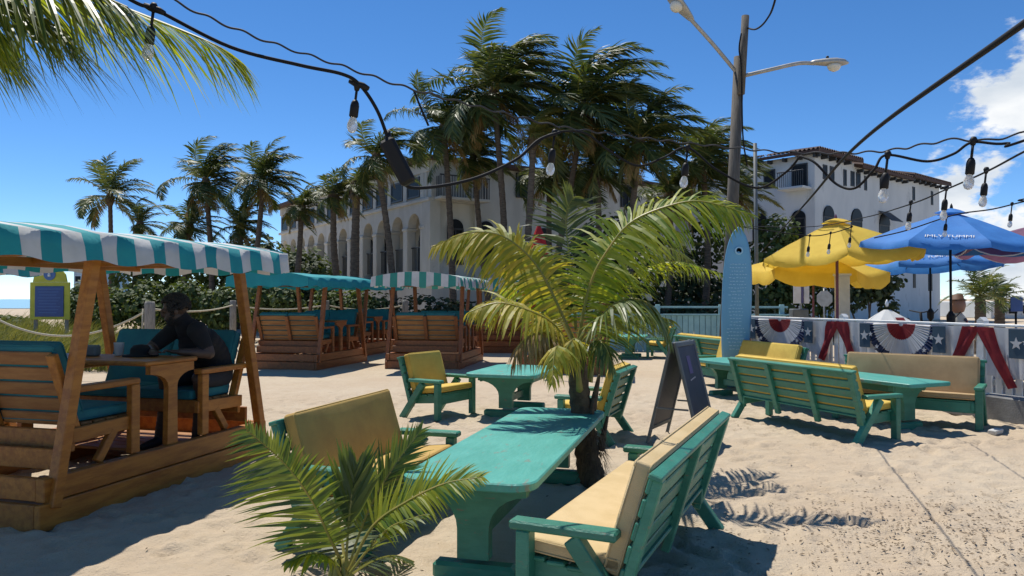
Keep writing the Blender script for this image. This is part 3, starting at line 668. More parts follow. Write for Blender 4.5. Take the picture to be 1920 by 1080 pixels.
shrub('dark_hedge', 'dark leafy shrub behind the bright middle palm', 'bush', (5.2, 33, 0), [(-2, 0, 2.0, 2.6, 1.3, 1.9), (1.5, 0, 2.2, 2.6, 1.3, 2.0), (3.2, 0, 1.5, 1.8, 1.2, 1.4), (-.5, 0, 4.0, 2.2, 1.2, 1.4), (3.8, 0, 4.3, 1.3, 1, 1.2)], 5200, .24, M['leaf_dark'], 64)
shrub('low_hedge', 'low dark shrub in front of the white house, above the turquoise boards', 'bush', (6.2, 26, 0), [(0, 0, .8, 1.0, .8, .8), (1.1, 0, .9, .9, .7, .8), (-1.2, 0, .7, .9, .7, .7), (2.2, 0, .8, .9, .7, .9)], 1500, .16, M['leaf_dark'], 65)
# dune grass
def dune_grass():
    m = MB(); rg = random.Random(8)
    for k in range(9000):
        Y = rg.uniform(16.5, 27.5); px = rg.uniform(-60, 300); x = (px-960)/FPX*Y
        p = V((x, Y, gz(x, Y)-.02)); h = rg.uniform(.3, .95)*(1.15 if noise.noise(p*.6) > 0 else .6); a = rg.uniform(0, 6.28); d = V((math.cos(a)*.35+.3, math.sin(a)*.35, 1)).normalized()
        wv = V((math.cos(a+1.6), math.sin(a+1.6), 0))*.014; m.cv = rg.random()
        q1 = p+d*h*.55; q2 = q1+(d+V((.35, 0, -.45))).normalized()*h*.5
        i = [m.vert(x_) for x_ in (p-wv, p+wv, q1+wv*.8, q1-wv*.8, q2)]; m.face(i[:4]); m.face((i[3], i[2], i[4]))
    o = m.build('dune_grass', M['dune']); look(o, 'straw and green dune grass behind the rope', 'grass', None, 'stuff')
dune_grass()
# ------------------------------------------------------------------ the three near palms
def near_palm(name, label, base, fibre, fronds, seed, extra=None):
    rg = random.Random(seed); t = thing(name, label, 'palm tree', base)
    B = V(base)
    for (pts, ll, n, wd, mk, kw) in fronds:
        m = MB(); P = [V(p)-B for p in pts]
        frond(m, P, ll, n, rg, width=wd, **kw); m.build('frond', [M[mk], M['rachis']], t)
    return t, rg
Yc = 6.62; cb = (.71, Yc, 0)
def mp_(l): return [at(a, b, Yc+c) for a, b, c in l]
S = lambda **k: dict(segs=4, **k)
mid = [
 (mp_([(1083, 640, 0), (1106, 535, -.05), (1139, 470, -.1), (1190, 412, -.15), (1285, 378, -.2), (1350, 384, -.22), (1403, 402, -.25)]), .60, 88, .032, 'frond', S(v=0, leaf_droop=.75, up=(-.15, -.62, .77), sweep=(.25, .8), rib=.016)),
 (mp_([(1076, 640, .1), (1035, 545, .4), (978, 470, .6), (905, 438, .7), (832, 462, .7)]), .50, 70, .042, 'frond', S(v=0, leaf_droop=.8, up=(-.2, -.5, .8), rib=.014, asym=(1, .8))),
 (mp_([(1085, 645, .1), (1100, 560, .25), (1125, 500, .4), (1165, 450, .5), (1230, 425, .55), (1290, 440, .6)]), .55, 60, .032, 'frond', S(v=0, leaf_droop=.9, up=(-.15, -.5, .8), rib=.014)),
 (mp_([(1076, 640, 0), (1040, 560, .05), (1000, 490, .1), (940, 442, .1), (875, 437, .1), (812, 462, .1)]), .55, 76, .036, 'frond_yel', S(asym=(1, .62), leaf_droop=.9, v=0, rib=.015, up=(-.3, -.6, .7))),
 (mp_([(1072, 655, -.1), (1035, 605, -.3), (980, 578, -.45), (930, 568, -.5), (880, 585, -.5)]), .42, 48, .030, 'frond_yel', S(leaf_droop=1.0, v=.1, rib=.014, up=(-.2, -.5, .8))),
 (mp_([(1068, 665, -.1), (1035, 630, -.35), (1005, 625, -.5), (975, 645, -.6), (958, 690, -.6)]), .36, 34, .028, 'frond_dead', S(leaf_droop=1.6, v=-.1, rib=.012)),
 (mp_([(1090, 645, .1), (1130, 580, .3), (1190, 512, .5), (1265, 490, .6), (1350, 512, .6)]), .40, 50, .026, 'frond', S(leaf_droop=.8, v=0, rib=.013)),
 (mp_([(1095, 655, -.05), (1130, 590, -.2), (1180, 560, -.3), (1230, 580, -.35), (1258, 640, -.35)]), .50, 56, .032, 'frond_fg', S(leaf_droop=.7, v=-.1, rib=.014)),
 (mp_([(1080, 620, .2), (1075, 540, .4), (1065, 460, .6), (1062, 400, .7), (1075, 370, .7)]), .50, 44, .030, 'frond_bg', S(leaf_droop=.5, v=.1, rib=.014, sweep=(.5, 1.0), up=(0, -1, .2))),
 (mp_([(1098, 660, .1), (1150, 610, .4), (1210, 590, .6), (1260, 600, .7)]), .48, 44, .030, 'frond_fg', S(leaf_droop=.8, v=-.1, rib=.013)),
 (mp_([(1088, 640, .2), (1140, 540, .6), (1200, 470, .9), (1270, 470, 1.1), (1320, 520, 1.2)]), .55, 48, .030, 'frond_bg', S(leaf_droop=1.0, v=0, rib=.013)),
 (mp_([(1078, 650, .2), (1040, 570, .6), (1000, 530, .9), (950, 540, 1.1), (915, 600, 1.2)]), .45, 44, .030, 'frond', S(leaf_droop=1.0, v=0, rib=.013)),
 (mp_([(1080, 670, -.2), (1050, 650, -.5), (1040, 660, -.8), (1035, 720, -1.0)]), .30, 30, .026, 'frond_yel', S(leaf_droop=1.5, v=0, rib=.012)),
 (mp_([(1074, 668, -.05), (1048, 632, -.2), (1018, 628, -.3), (990, 668, -.35)]), .34, 34, .026, 'frond_dead', S(leaf_droop=1.7, v=0, rib=.012)),
 (mp_([(1085, 672, -.15), (1085, 640, -.35), (1070, 640, -.5), (1050, 690, -.6)]), .30, 30, .026, 'frond_yel', S(leaf_droop=1.6, v=0, rib=.012)),
 (mp_([(1092, 672, -.1), (1115, 640, -.3), (1135, 650, -.45), (1150, 690, -.5)]), .34, 34, .028, 'frond_fg', S(leaf_droop=1.5, v=0, rib=.012)),
 (mp_([(1080, 660, 0), (1050, 600, .2), (1020, 590, .3), (985, 620, .4)]), .38, 34, .028, 'frond_yel', S(leaf_droop=1.4, v=0, rib=.012)),
]
pm, rg = near_palm('young_coconut_palm', 'bright yellow green young coconut palm at the far end of the near green table', cb, None, mid, 31)
m = trunk_mesh((0, 0, -.05), at(1080, 650, Yc)-V(cb), .11, .085, V((-.02, 0, 0)), 14, 10, 1.35, 3); m.build('trunk', M['fibre'], pm, True)
for k in range(10):   # old leaf bases sheathing the trunk
    a = k*2.4; z = .28+k*.075; d = V((math.cos(a), math.sin(a), 0)); c = V((-.012*k, 0, z)); m = MB()
    m.tube(catmull([c+d*.07, c+d*.10+V((0, 0, .14)), c+d*.135+V((0, 0, .30))], 4), [.038-.003*i for i in range(9)], 6); m.build('leaf_base', M['rachis'] if k > 5 else M['fibre'], pm, True)
m = MB(); rg2 = random.Random(4)
for k in range(260):
    a = rg2.uniform(0, 6.28); z = rg2.uniform(.02, .5); d = V((math.cos(a), math.sin(a), 0)); p = V((0, 0, z))+d*.11; q = p+d*rg2.uniform(.02, .1)+V((0, 0, -rg2.uniform(.05, .2))); wv = V((-d.y, d.x, 0))*.006
    i = [m.vert(x) for x in (p-wv, p+wv, q)]; m.face(i)
look(m.build('trunk_fibre', M['fibre'], pm), None, None, None, 'stuff')
# foreground seedling
fb = (-.93, 4.06, 0); Yf = 4.06
def fp(l): return [at(a, b, Yf+c) for a, b, c in l]
fgf = [
 (fp([(648, 1065, 0), (622, 1010, -.05), (585, 935, -.12), (535, 868, -.18), (462, 803, -.22)]), .38, 60, .021, 'frond_fg', S(asym=(1.05, .55), v=.05, leaf_droop=.25, up=(-.3, -.8, .5), rib=.011, sweep=(.3, .8), start=.2)),
 (fp([(650, 1060, -.05), (655, 980, -.06), (662, 920, -.05), (668, 880, -.03)]), .33, 20, .038, 'frond_fg', S(v=.1, leaf_droop=.05, up=(0, -1, .2), rib=.011, sweep=(1.1, 1.9), start=.3)),
 (fp([(655, 1060, .08), (690, 960, .2), (735, 880, .3), (790, 805, .38)]), .27, 40, .018, 'frond_fg', S(v=.1, leaf_droop=.15, up=(.3, -.8, .4), rib=.010, sweep=(.7, 1.4), start=.2)),
 (fp([(655, 1068, -.04), (700, 985, -.08), (765, 938, -.12), (835, 905, -.16), (905, 893, -.2)]), .23, 46, .019, 'frond', S(v=.1, leaf_droop=.3, up=(0, -.6, .8), rib=.011, start=.25)),
 (fp([(655, 1075, -.06), (690, 1030, -.12), (735, 985, -.2), (800, 962, -.26)]), .20, 14, .026, 'frond_fg', S(v=0, leaf_droop=.5, rib=.009, sweep=(.8, 1.3), start=.3)),
 (fp([(642, 1080, -.05), (620, 1045, -.15), (585, 1035, -.24), (540, 1052, -.32)]), .17, 14, .034, 'frond', S(v=0, leaf_droop=.8, rib=.010, sweep=(.8, 1.4), start=.2)),
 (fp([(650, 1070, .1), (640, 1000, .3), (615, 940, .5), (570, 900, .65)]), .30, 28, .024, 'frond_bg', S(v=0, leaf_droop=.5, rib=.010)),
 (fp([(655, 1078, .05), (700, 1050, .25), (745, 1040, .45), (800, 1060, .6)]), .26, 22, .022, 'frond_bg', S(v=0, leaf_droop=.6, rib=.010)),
]
fpm, rg = near_palm('palm_seedling', 'small green palm seedling close in front, left of the near table leg', fb, None, fgf, 33)
m = MB(); m.tube(catmull([(0, 0, -.06), (.005, 0, .06), (.01, .0, .16)], 4), [.055, .06, .058, .055, .05, .046, .042, .038, .034], 9); m.build('trunk', M['fibre'], fpm, True)
for k in range(6):
    a = k*1.05+.3; d = V((math.cos(a), math.sin(a), 0)); m = MB(); m.tube(catmull([d*.03, d*.045+V((0, 0, .1)), d*.03+V((0, 0, .22))], 3), [.03, .03, .028, .026, .022, .018, .012], 6); m.build('leaf_base', M['rachis'], fpm, True)
# overhanging palm: stands left of the view, its fronds reach in at the top left
ob = (-3.35, 3.2, 0); crown = V((-3.15, 3.35, 3.35))
def op(l): return [crown]+[at(a, b, c) for a, b, c in l]
ovf = [
 (op([(-60, -70, 3.6), (150, -15, 3.8), (300, 40, 3.92), (400, 82, 3.96), (448, 112, 4.0)]), .60, 90, .019, 'frond', S(v=-.1, leaf_droop=.8, sweep=(.7, 1.3), rib=.016, wind=V((.25, 0, 0)))),
 (op([(-120, -90, 3.3), (20, -70, 3.25), (140, -30, 3.2), (235, 10, 3.18)]), .72, 84, .021, 'frond_fg', S(v=-.1, leaf_droop=.85, sweep=(.7, 1.3), rib=.016, wind=V((.3, 0, 0)))),
 (op([(-160, -60, 3.4), (-60, -20, 3.4), (40, 10, 3.4), (120, 60, 3.4)]), .68, 76, .021, 'frond_fg', S(v=-.1, leaf_droop=.8, sweep=(.7, 1.3), rib=.016, wind=V((.3, 0, 0)))),
 (op([(-200, -40, 3.6), (-110, -10, 3.65), (0, 60, 3.7)]), .7, 70, .021, 'frond', S(v=-.1, leaf_droop=.8, sweep=(.7, 1.3), rib=.016, wind=V((.3, 0, 0)))),
]
ovf += [(op([(-140, 0, 3.9), (-60, 40, 3.95), (20, 100, 4.0)]), .62, 70, .022, 'frond_fg', S(v=-.1, leaf_droop=.8, rib=.016, sweep=(.7, 1.3), wind=V((.3, 0, 0)))), (op([(-100, -60, 4.0), (40, -20, 4.1), (160, 30, 4.2)]), .62, 74, .021, 'frond_fg', S(v=-.1, leaf_droop=.85, rib=.016, sweep=(.7, 1.3), wind=V((.3, 0, 0))))]
for k in range(9):
    a = R(140+k*24); ovf.append((arc(crown, a, R(60-k*7), 1.7, 1.2, WIND*.3), .5, 44, .028, 'frond_fg' if k % 2 else 'frond', S(leaf_droop=.8, rib=.016)))
opm, rg = near_palm('overhanging_palm', 'coconut palm whose fronds hang into the top left corner of the sky', ob, None, ovf, 35)
trunk_mesh((0, 0, -.1), crown-V(ob), .14, .10, V((-.1, 0, 0)), 22, 10, 1.4, 6).build('trunk', M['trunk'], opm, True)
# ------------------------------------------------------------------ green garden furniture
def table(label, cx, cy, rz, L, Wd, H=.61, group='green tables', dark=False, corner=.14, inset=.34):
    t = thing('green_table', label, 'table', (cx, cy, gz(cx, cy)*.5), R(rz), group); mt = M['table_green']
    m = MB(); P = []                      # rounded-corner top, slightly eased edge
    for (sx, sy, a0) in ((1, 1, 0), (-1, 1, 90), (-1, -1, 180), (1, -1, 270)):
        for k in range(7):
            a = R(a0+k*15); P.append((sx*(Wd/2-corner)+corner*math.cos(a), sy*(L/2-corner)+corner*math.sin(a)))
    def ring(z, s): return [m.vert((x-s*math.copysign(1, x), y-s*math.copysign(1, y), z)) for x, y in P]
    r0, r1, r2, r3 = ring(H-.05, .008), ring(H-.043, 0), ring(H-.008, 0), ring(H, .008); k = len(P)
    for a, b in ((r0, r1), (r1, r2), (r2, r3)):
        for i in range(k): m.face((a[i], a[(i+1) % k], b[(i+1) % k], b[i]))
    m.face(r3); m.face(r0[::-1]); m.build('table_top', mt, t)
    for s in (-1, 1):
        y = s*(L/2-min(inset, L*.22)); w2 = Wd*.40; st = .095; m = MB()
        prof = [(-st, .12), (st, .12)]+[(st, H-.32)]
        prof += [(st+(w2-st)*(1-math.cos(a)), H-.32+.20*math.sin(a)) for a in [math.pi/2*i/6 for i in range(1, 7)]]
        prof += [(w2, H-.052), (-w2, H-.052)]
        prof += [(-(st+(w2-st)*(1-math.cos(a))), H-.32+.20*math.sin(a)) for a in [math.pi/2*i/6 for i in range(6, 0, -1)]]+[(-st, H-.32)]
        m.prism(prof, (0, y, 0), (1, 0, 0), (0, 0, 1), (0, -1, 0), .075); m.build('leg', M['green'], t)
        bx('foot', M['green'], t, (0, y, .03), (Wd*.62, .11, .13), .02)
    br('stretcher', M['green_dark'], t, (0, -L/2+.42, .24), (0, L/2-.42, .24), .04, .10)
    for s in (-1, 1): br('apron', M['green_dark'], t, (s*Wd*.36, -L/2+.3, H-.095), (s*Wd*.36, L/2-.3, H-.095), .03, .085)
    return t
def bench(label, cx, cy, rz, L, pad, group='cushioned green benches', name='garden_bench', bays=2, cat='bench', pads=None, seed=1, mt=None, sink=0):
    """slatted bench: x along, front faces -y"""
    t = thing(name, label, cat, (cx, cy, gz(cx, cy)*.5-sink), R(rz), group); g = mt or M['green']; h = L/2
    rec = R(17); by = .22; bt = V((0, math.sin(rec), math.cos(rec)))    # back rises from (y=.22, z=.30)
    B0 = lambda x, s, off=0: V((x, by, .27))+bt*s+V((0, math.cos(rec), -math.sin(rec)))*off
    for s in (-1, 1):
        x = s*(h-.045)
        br('leg', g, t, (x, -.245, 0), (x, -.245, .49), .085, .07, (0, 1, 0))
        br('leg', g, t, (x, .0, .48), (x, .36, -.01), .075, .085, (0, 1, 0))
        bx('arm', g, t, (x, -.045, .515), (.10, .54, .045), .01)
        br('seat_rail', g, t, (s*(h-.11), -.27, .285), (s*(h-.11), .26, .24), .045, .11)
    br('front_rail', g, t, (-h+.09, -.24, .27), (h-.09, -.24, .27), .04, .13)
    nb = bays+1
    for i in range(nb):
        x = -h+.07+(L-.14)*i/bays
        br('back_post', g, t, B0(x, -.12, .03), B0(x, .555, .03), .075, .05, (0, 1, 0))
    for k in range(5):
        s = .06+k*.115; br('back_slat', g, t, B0(-h+.03, s), B0(h-.03, s), .022, .088, bt)
    br('top_cap', g, t, B0(-h+.01, .565, .02), B0(h-.01, .565, .02), .065, .028, bt)
    for k in range(5):
        y = -.205+k*.105; br('seat_slat', g, t, (-h+.07, y, .342-.012*k), (h-.07, y, .342-.012*k), .095, .022)
    pads = pads or 1; w_ = (L-.16)/pads
    for i in range(pads):
        x = -h+.08+w_*(i+.5)
        cushion('seat_cushion', pad, t, (x, -.025, .383), (w_-.012, .51, .075), -R(5.5), .02, .005, seed*7+i)
        c = B0(x, .31, -.062); cushion('back_cushion', pad, t, c, (w_-.012, .095, .56), -rec, .02, .005, seed*11+i)
    return t
table('near green table with rounded corners and a palm frond shadow on it', .10, 5.5, -15.2, 2.85, .79, inset=.22)
bench('near green bench with tan cushions seen from behind, right of the near table', .70, 4.46, -114.5, 2.08, M['tan_pad'], bays=2, seed=2)
bench('short green bench with gold cushions left of the near table, behind the seedling', -.944, 5.47, 72.8, 1.55, M['gold_pad'], bays=2, seed=3)
bench('green armchair with yellow cushions left of the middle table', -.98, 10.35, 58, .88, M['yellow_pad'], name='garden_armchair', bays=1, cat='armchair', seed=4, group='cushioned green armchairs')
table('middle green table behind the bright palm', .05, 10.6, -18, 1.5, 1.0)
bench('green armchair with yellow seat behind the palm trunk, facing the middle table', .94, 8.75, -111.4, .95, M['yellow_pad'], name='garden_armchair', bays=1, cat='armchair', seed=5, group='cushioned green armchairs')
table('long narrow green table between the benches by the bunting fence', 4.2, 10.9, 23.6, 4.2, .72, corner=.05)
bench('green bench turned away, slatted back with yellow showing between slats, at the long table', 3.74, 9.36, 112.3, 2.15, M['yellow_pad'], bays=3, seed=6)
bench('green bench with bright yellow backrest at the far end of the long table', 4.07, 13.2, -73.1, 2.45, M['yellow_pad'], bays=2, seed=7)
bench('green bench with wide tan backrest in front of the bunting fence', 5.2, 9.85, -36.9, 1.75, M['tan_pad_shaded'], bays=2, seed=8)
bench('far green bench turned away, behind the black easel sign', 4.25, 15.7, 103.7, 2.1, M['yellow_pad'], bays=2, seed=9)
bench('far green armchair with tall yellow backrest near the turquoise boards', 4.05, 20.6, -108, 1.0, M['yellow_pad'], name='garden_armchair', bays=1, cat='armchair', seed=10, group='cushioned green armchairs')
table('far green table beside the far yellow armchair', 3.25, 20.6, -15, 1.3, .9)
# ------------------------------------------------------------------ glider swings
def seat(t, s, wood, slat):
    """s=-1: near end seat facing +y, s=+1: far end facing -y"""
    Yq = lambda y: y*s
    rec = R(20); bt = V((0, s*math.sin(rec), math.cos(rec))); nrm = V((0, s*math.cos(rec), -math.sin(rec)))
    B0 = lambda x, q, off=0: V((x, Yq(.92), .66))+bt*q+nrm*off
    for x in (-.74, 0, .74): br('back_post', wood, t, B0(x, -.06, .035), B0(x, .60, .035), .08, .05, (0, 1, 0))
    for k in range(5):
        q = .05+k*.125
        for (a, b) in ((-.70, -.04), (.04, .70)): br('back_slat', slat, t, B0(a, q), B0(b, q), .022, .105, bt)
    for k in range(4): br('seat_slat', slat, t, (-.74, Yq(.46+k*.125), .665), (.74, Yq(.46+k*.125), .665), .105, .025)
    br('seat_apron', wood, t, (-.76, Yq(.40), .62), (.76, Yq(.40), .62), .04, .12)
    br('back_skirt', wood, t, (-.78, Yq(1.0), .56), (.78, Yq(1.0), .56), .04, .16)
    br('lower_skirt', wood, t, (-.78, Yq(1.12), .445), (.78, Yq(1.12), .445), .035, .15)
    for x in (-.78, .78):
        br('seat_rail', wood, t, (x, Yq(.36), .62), (x, Yq(1.02), .60), .045, .11)
        bx('arm', wood, t, (x, Yq(.72), .945), (.10, .68, .05), .01)
        br('arm_support', wood, t, (x+.02*(1 if x > 0 else -1), Yq(.43), .36), (x+.02*(1 if x > 0 else -1), Yq(.43), .92), .06, .09, (0, 1, 0))
        br('seat_leg', wood, t, (x, Yq(.62), .58), (x, Yq(.78), .36), .05, .07, (0, 1, 0))
    for x in (-.36, .36):
        cushion('seat_cushion', M['teal_pad'], t, (x, Yq(.66), .725), (.70, .56, .09), 0, .025, .008, 3)
        cushion('back_cushion', M['teal_pad'], t, B0(x, .34, -.065), (.70, .10, .60), -rec*s, .025, .008, 4)
def glider(label, cx, cy, rz, style, seed, canopy=True, red=False):
    t = thing('glider_swing', label, 'glider swing', (cx, cy, 0), R(rz), 'wooden glider swings with awnings'); wood = M['wood_red'] if red else M['wood']; slat = M['wood_slat']
    for s in (-1, 1):
        bx('base_board', wood, t, (s*.86, 0, .085), (.05, 2.76, .19)); bx('base_board', wood, t, (0, s*1.352, .085), (1.66, .05, .188))
        bx('base_rail', wood, t, (s*.83, 0, .27), (.08, 2.66, .165)); bx('base_rail', wood, t, (0, s*1.29, .27), (1.57, .06, .16))
        for e in (-1, 1): br('post', wood, t, (s*.87, e*1.26, .14), (s*.84, e*.88, 1.98), .085, .085, (0, 1, 0))
        br('top_rail', wood, t, (s*.84, -1.9, 1.965), (s*.84, 1.45, 1.965), .045, .09)
    for y in (-1.85, -.86, .1, .86, 1.4): br('cross_rail', wood, t, (-.82, y, 1.985), (.82, y, 1.985), .04, .06)
    for k in range(6): bx('floor_plank', slat, t, (0, .42+k*.15, .19), (1.56, .135, .03))
    seat(t, -1, wood, slat); seat(t, 1, wood, slat)
    bx('table_top', wood, t, (0, 0, 1.075), (1.66, .64, .04), .012)
    for s in (-1, 1):
        st = .055; w2 = .27; prof = [(-st-.01, .352), (st+.01, .352), (st, .80)]+[(st+(w2-st)*(1-math.cos(a)), .86+.12*math.sin(a)) for a in [math.pi/2*i/5 for i in range(6)]]+[(w2, 1.054), (-w2, 1.054)]+[(-(st+(w2-st)*(1-math.cos(a))), .86+.12*math.sin(a)) for a in [math.pi/2*i/5 for i in range(5, -1, -1)]]+[(-st, .80)]
        m = MB(); m.prism(prof, (s*.80, 0, 0), (0, 1, 0), (0, 0, 1), (1, 0, 0), .05); m.build('table_leg', wood, t)
    if not canopy: return t
    rg = random.Random(seed); m = MB(); y0, y1, xw = -2.0, 1.52, 1.0; sw = .165; ns = int(round((y1-y0)/sw)); sub = 4
    off = V((rg.random()*30, rg.random()*30, rg.random()*30))
    nx = 12; cols = []
    ny = ns*sub
    for j in range(ny+1):
        y = y0+(y1-y0)*j/ny; row = []
        drop = lambda x: .215+.018*math.sin(y*9.5+x*2)+.02*noise.noise(V((y*2.2, x, 1))+off)
        pts = [(-xw-.03, 'h'), (-xw-.015, 'm')]+[(-xw+2*xw*i/nx, 't') for i in range(nx+1)]+[(xw+.015, 'm'), (xw+.03, 'h')]
        for x, k in pts:
            top = 2.10+.12*(1-(min(abs(x), xw)/xw)**2)-.022*abs(math.sin(math.pi*(y-y0)/1.05))*(1-abs(x)/xw*.4)+.012*noise.noise(V((x*3, y*3, 0))+off)
            if k == 't': z = top
            elif k == 'm': z = 2.10-drop(x)*.5
            else: z = 2.10-drop(x)
            xx = x+(.018*math.sin(y*11+x)+.02*noise.noise(V((y*3, x*9, 5))+off) if k != 't' else 0)
            row.append(m.vert((xx, y, z)))
        cols.append(row)
    for j in range(ny):
        mi = (j//sub) % 2 if style != 'teal' else 0
        for i in range(len(cols[0])-1): m.face((cols[j][i], cols[j][i+1], cols[j+1][i+1], cols[j+1][i]), mi)
    for jj, ysg in ((0, -1), (ny, 1)):           # end valances
        prev = None
        for i in range(nx*3+1):
            x = -xw+2*xw*i/(nx*3); top = 2.10+.12*(1-(abs(x)/xw)**2); yy = (y0 if jj == 0 else y1)
            a = m.vert((x, yy, top)); b = m.vert((x, yy+ysg*.02+.012*math.sin(x*14), 2.09-.2-.018*math.sin(x*10)))
            if prev: m.face((prev[0], a, b, prev[1]), (int((x+xw)/sw) % 2) if style != 'teal' else 0)
            prev = (a, b)
    mats = {'teal': [M['teal'], M['teal']], 'stripe': [M['awn_white'], M['teal']], 'green': [M['awn_white'], M['awn_green']]}[style]
    m.build('awning', mats, t, True)
    return t
glider('near glider swing under a teal and white striped awning, person seated in it', -3.755, 6.75, -15.4, 'stripe', 1)
glider('glider swing mostly off the left edge, only a post and awning corner showing', -3.755-3.3*.964, 6.75+3.3*.266, -15.4, 'stripe', 2)
glider('glider swing with solid teal awning, nearest of the teal ones', -4.95, 18.37, -13, 'teal', 3, red=True)
glider('glider swing with solid teal awning behind and right of the other teal one', -4.75, 22.3, -13, 'teal', 4, red=True)
glider('glider swing under a small green and white striped awning left of the bright palm', -1.85, 18.5, -9, 'green', 5, red=True)
glider('glider swing half hidden behind the bright palm, right of the green striped awning', -.35, 23.6, -9, 'green', 6, red=True)
glider('wooden glider frame without awning behind the bright palm trunk', 1.3, 17.2, -9, 'teal', 7, canopy=False, red=True)
# ------------------------------------------------------------------ seated person
def person():
    O = V((-2.98, 7.5, .2)); bm = bmesh.new()
    def ell(c, r, rot=None):
        g = bmesh.ops.create_icosphere(bm, subdivisions=3, radius=1)['verts']
        mtx = Matrix.Translation(V(c)-O) @ (rot.to_4x4() if rot else Matrix()) @ Matrix.Diagonal((*r, 1)); bmesh.ops.transform(bm, matrix=mtx, verts=g)
    def cap(P, RR, flat=1):
        P = catmull(P, 9) if (V(P[0])-V(P[-1])).length > .2 else catmull(P, 4)
        k = len(P)-1
        for i, p in enumerate(P):
            x = i/k*(len(RR)-1); a = int(min(x, len(RR)-2)); r = RR[a]+(RR[a+1]-RR[a])*(x-a); ell(p, (r, r, r))
    pel = V((-2.98, 7.5, .88)); che = V((-3.05, 7.27, 1.20)); nb = V((-3.10, 7.10, 1.37)); hd = V((-3.15, 6.99, 1.515)); hf = V((-.93, -.28, -.22)).normalized()
    side = V((.8, -.6, 0)); fr = V((-.6, -.8, 0))
    rot = Matrix((side, fr, V((0, 0, 1)))).transposed(); lean = Matrix.Rotation(R(-30), 3, side)
    for q in range(7):
        t = q/6; p = pel.lerp(che, t)+V((.02, .035, .02))*math.sin(math.pi*t); ell(p, (.215-.015*math.sin(t*3.1)+.015*t, .165+.01*t, .13), lean.inverted() @ rot)
    for q in range(4): ell(che.lerp(nb, q/4), (.235-.03*q, .15-.015*q, .12), lean.inverted() @ rot)
    cap([nb-V((0, 0, .03)), (nb+hd)/2, hd-V((0, 0, .06))], [.09, .075, .068])
    hs = hf.cross(V((0, 0, 1))).normalized(); hu = hs.cross(hf).normalized(); hr = Matrix((hs, hf, hu)).transposed()
    HS = 1.12; H = lambda a, b, c: hd+(hs*a+hf*b+hu*c)*HS
    ell(H(0, -.012, .035), tuple(HS*x for x in (.078, .10, .095)), hr); ell(H(0, .02, -.04), tuple(HS*x for x in (.06, .072, .085)), hr); ell(H(0, .055, -.095), tuple(HS*x for x in (.038, .035, .03)), hr)
    ell(H(0, .10, -.015), tuple(HS*x for x in (.014, .022, .03)), hr); ell(H(0, .092, .02), tuple(HS*x for x in (.055, .02, .014)), hr); ell(H(0, .088, -.065), tuple(HS*x for x in (.026, .016, .012)), hr)
    for s in (-1, 1): ell(H(s*.078, -.01, -.01), tuple(HS*x for x in (.010, .022, .034)), hr); ell(H(s*.03, .085, .003), tuple(HS*x for x in (.014, .01, .008)), hr)
    sh = {1: nb+side*.20+V((0, 0, -.05)), -1: nb-side*.20+V((0, 0, -.05))}
    el_ = {1: V((-2.83, 6.98, 1.11)), -1: V((-3.42, 7.06, 1.14))}; wr = {1: V((-3.02, 6.80, 1.135)), -1: V((-3.27, 6.80, 1.135))}
    for s in (1, -1):
        ell(sh[s], (.092, .092, .092)); cap([sh[s], sh[s].lerp(el_[s], .5), el_[s]], [.085, .074, .054]); cap([el_[s], el_[s].lerp(wr[s], .4), wr[s]], [.052, .048, .032])
        d = (wr[s]-el_[s]).normalized(); lat = d.cross(V((0, 0, 1))).normalized(); palm_ = wr[s]+d*.05
        ell(palm_, (.042, .045, .02), Matrix((lat, d, V((0, 0, 1)))).transposed())
        for k in range(4):
            b = palm_+d*.038+lat*(-.031+.0205*k); L = (.062, .072, .068, .052)[k]
            cap([b, b+d*L*.55+V((0, 0, .012)), b+d*L*.95+V((0, 0, -.014))], [.0098, .009, .0078])
        tb = palm_+lat*(.036*s)-d*.015; cap([tb, tb+lat*.024*s+d*.03, tb+lat*.022*s+d*.058+V((0, 0, -.006))], [.013, .011, .009])
    hip = {1: V((-2.90, 7.44, .86)), -1: V((-3.10, 7.53, .86))}; kn = {1: V((-2.92, 6.99, .87)), -1: V((-3.27, 7.06, .87))}; an = {1: V((-3.00, 7.10, .31)), -1: V((-3.36, 7.12, .31))}
    for s in (1, -1):
        cap([hip[s], hip[s].lerp(kn[s], .5), kn[s]], [.118, .10, .072]); cap([kn[s], kn[s].lerp(an[s], .35)+V((.01, .025, 0)), an[s]], [.064, .060, .040])
        tf = V((-.4, -.9, 0)).normalized(); cap([an[s]+V((0, 0, -.04))-tf*.03, an[s]+tf*.08+V((0, 0, -.055)), an[s]+tf*.17+V((0, 0, -.068))], [.045, .042, .034])
    me = bpy.data.meshes.new('person'); bm.to_mesh(me); bm.free()
    o = bpy.data.objects.new('person', me); col.objects.link(o); o.location = O
    md = o.modifiers.new('r', 'REMESH'); md.mode = 'VOXEL'; md.voxel_size = .0085; md.use_smooth_shade = True
    sm = o.modifiers.new('s', 'SMOOTH'); sm.factor = .5; sm.iterations = 3
    bpy.context.view_layer.update(); dg = bpy.context.evaluated_depsgraph_get(); ev = bpy.data.meshes.new_from_object(o.evaluated_get(dg)); o.modifiers.clear(); o.data = ev
    ev.materials.clear()
    for k in ('skin', 'shirt', 'shorts', 'shoe'): ev.materials.append(M[k])
    def seg(p, a, b):
        a = V(a); b = V(b); t = max(0, min(1, (p-a).dot(b-a)/(b-a).length_squared)); return (p-a.lerp(b, t)).length, t
    idx = []
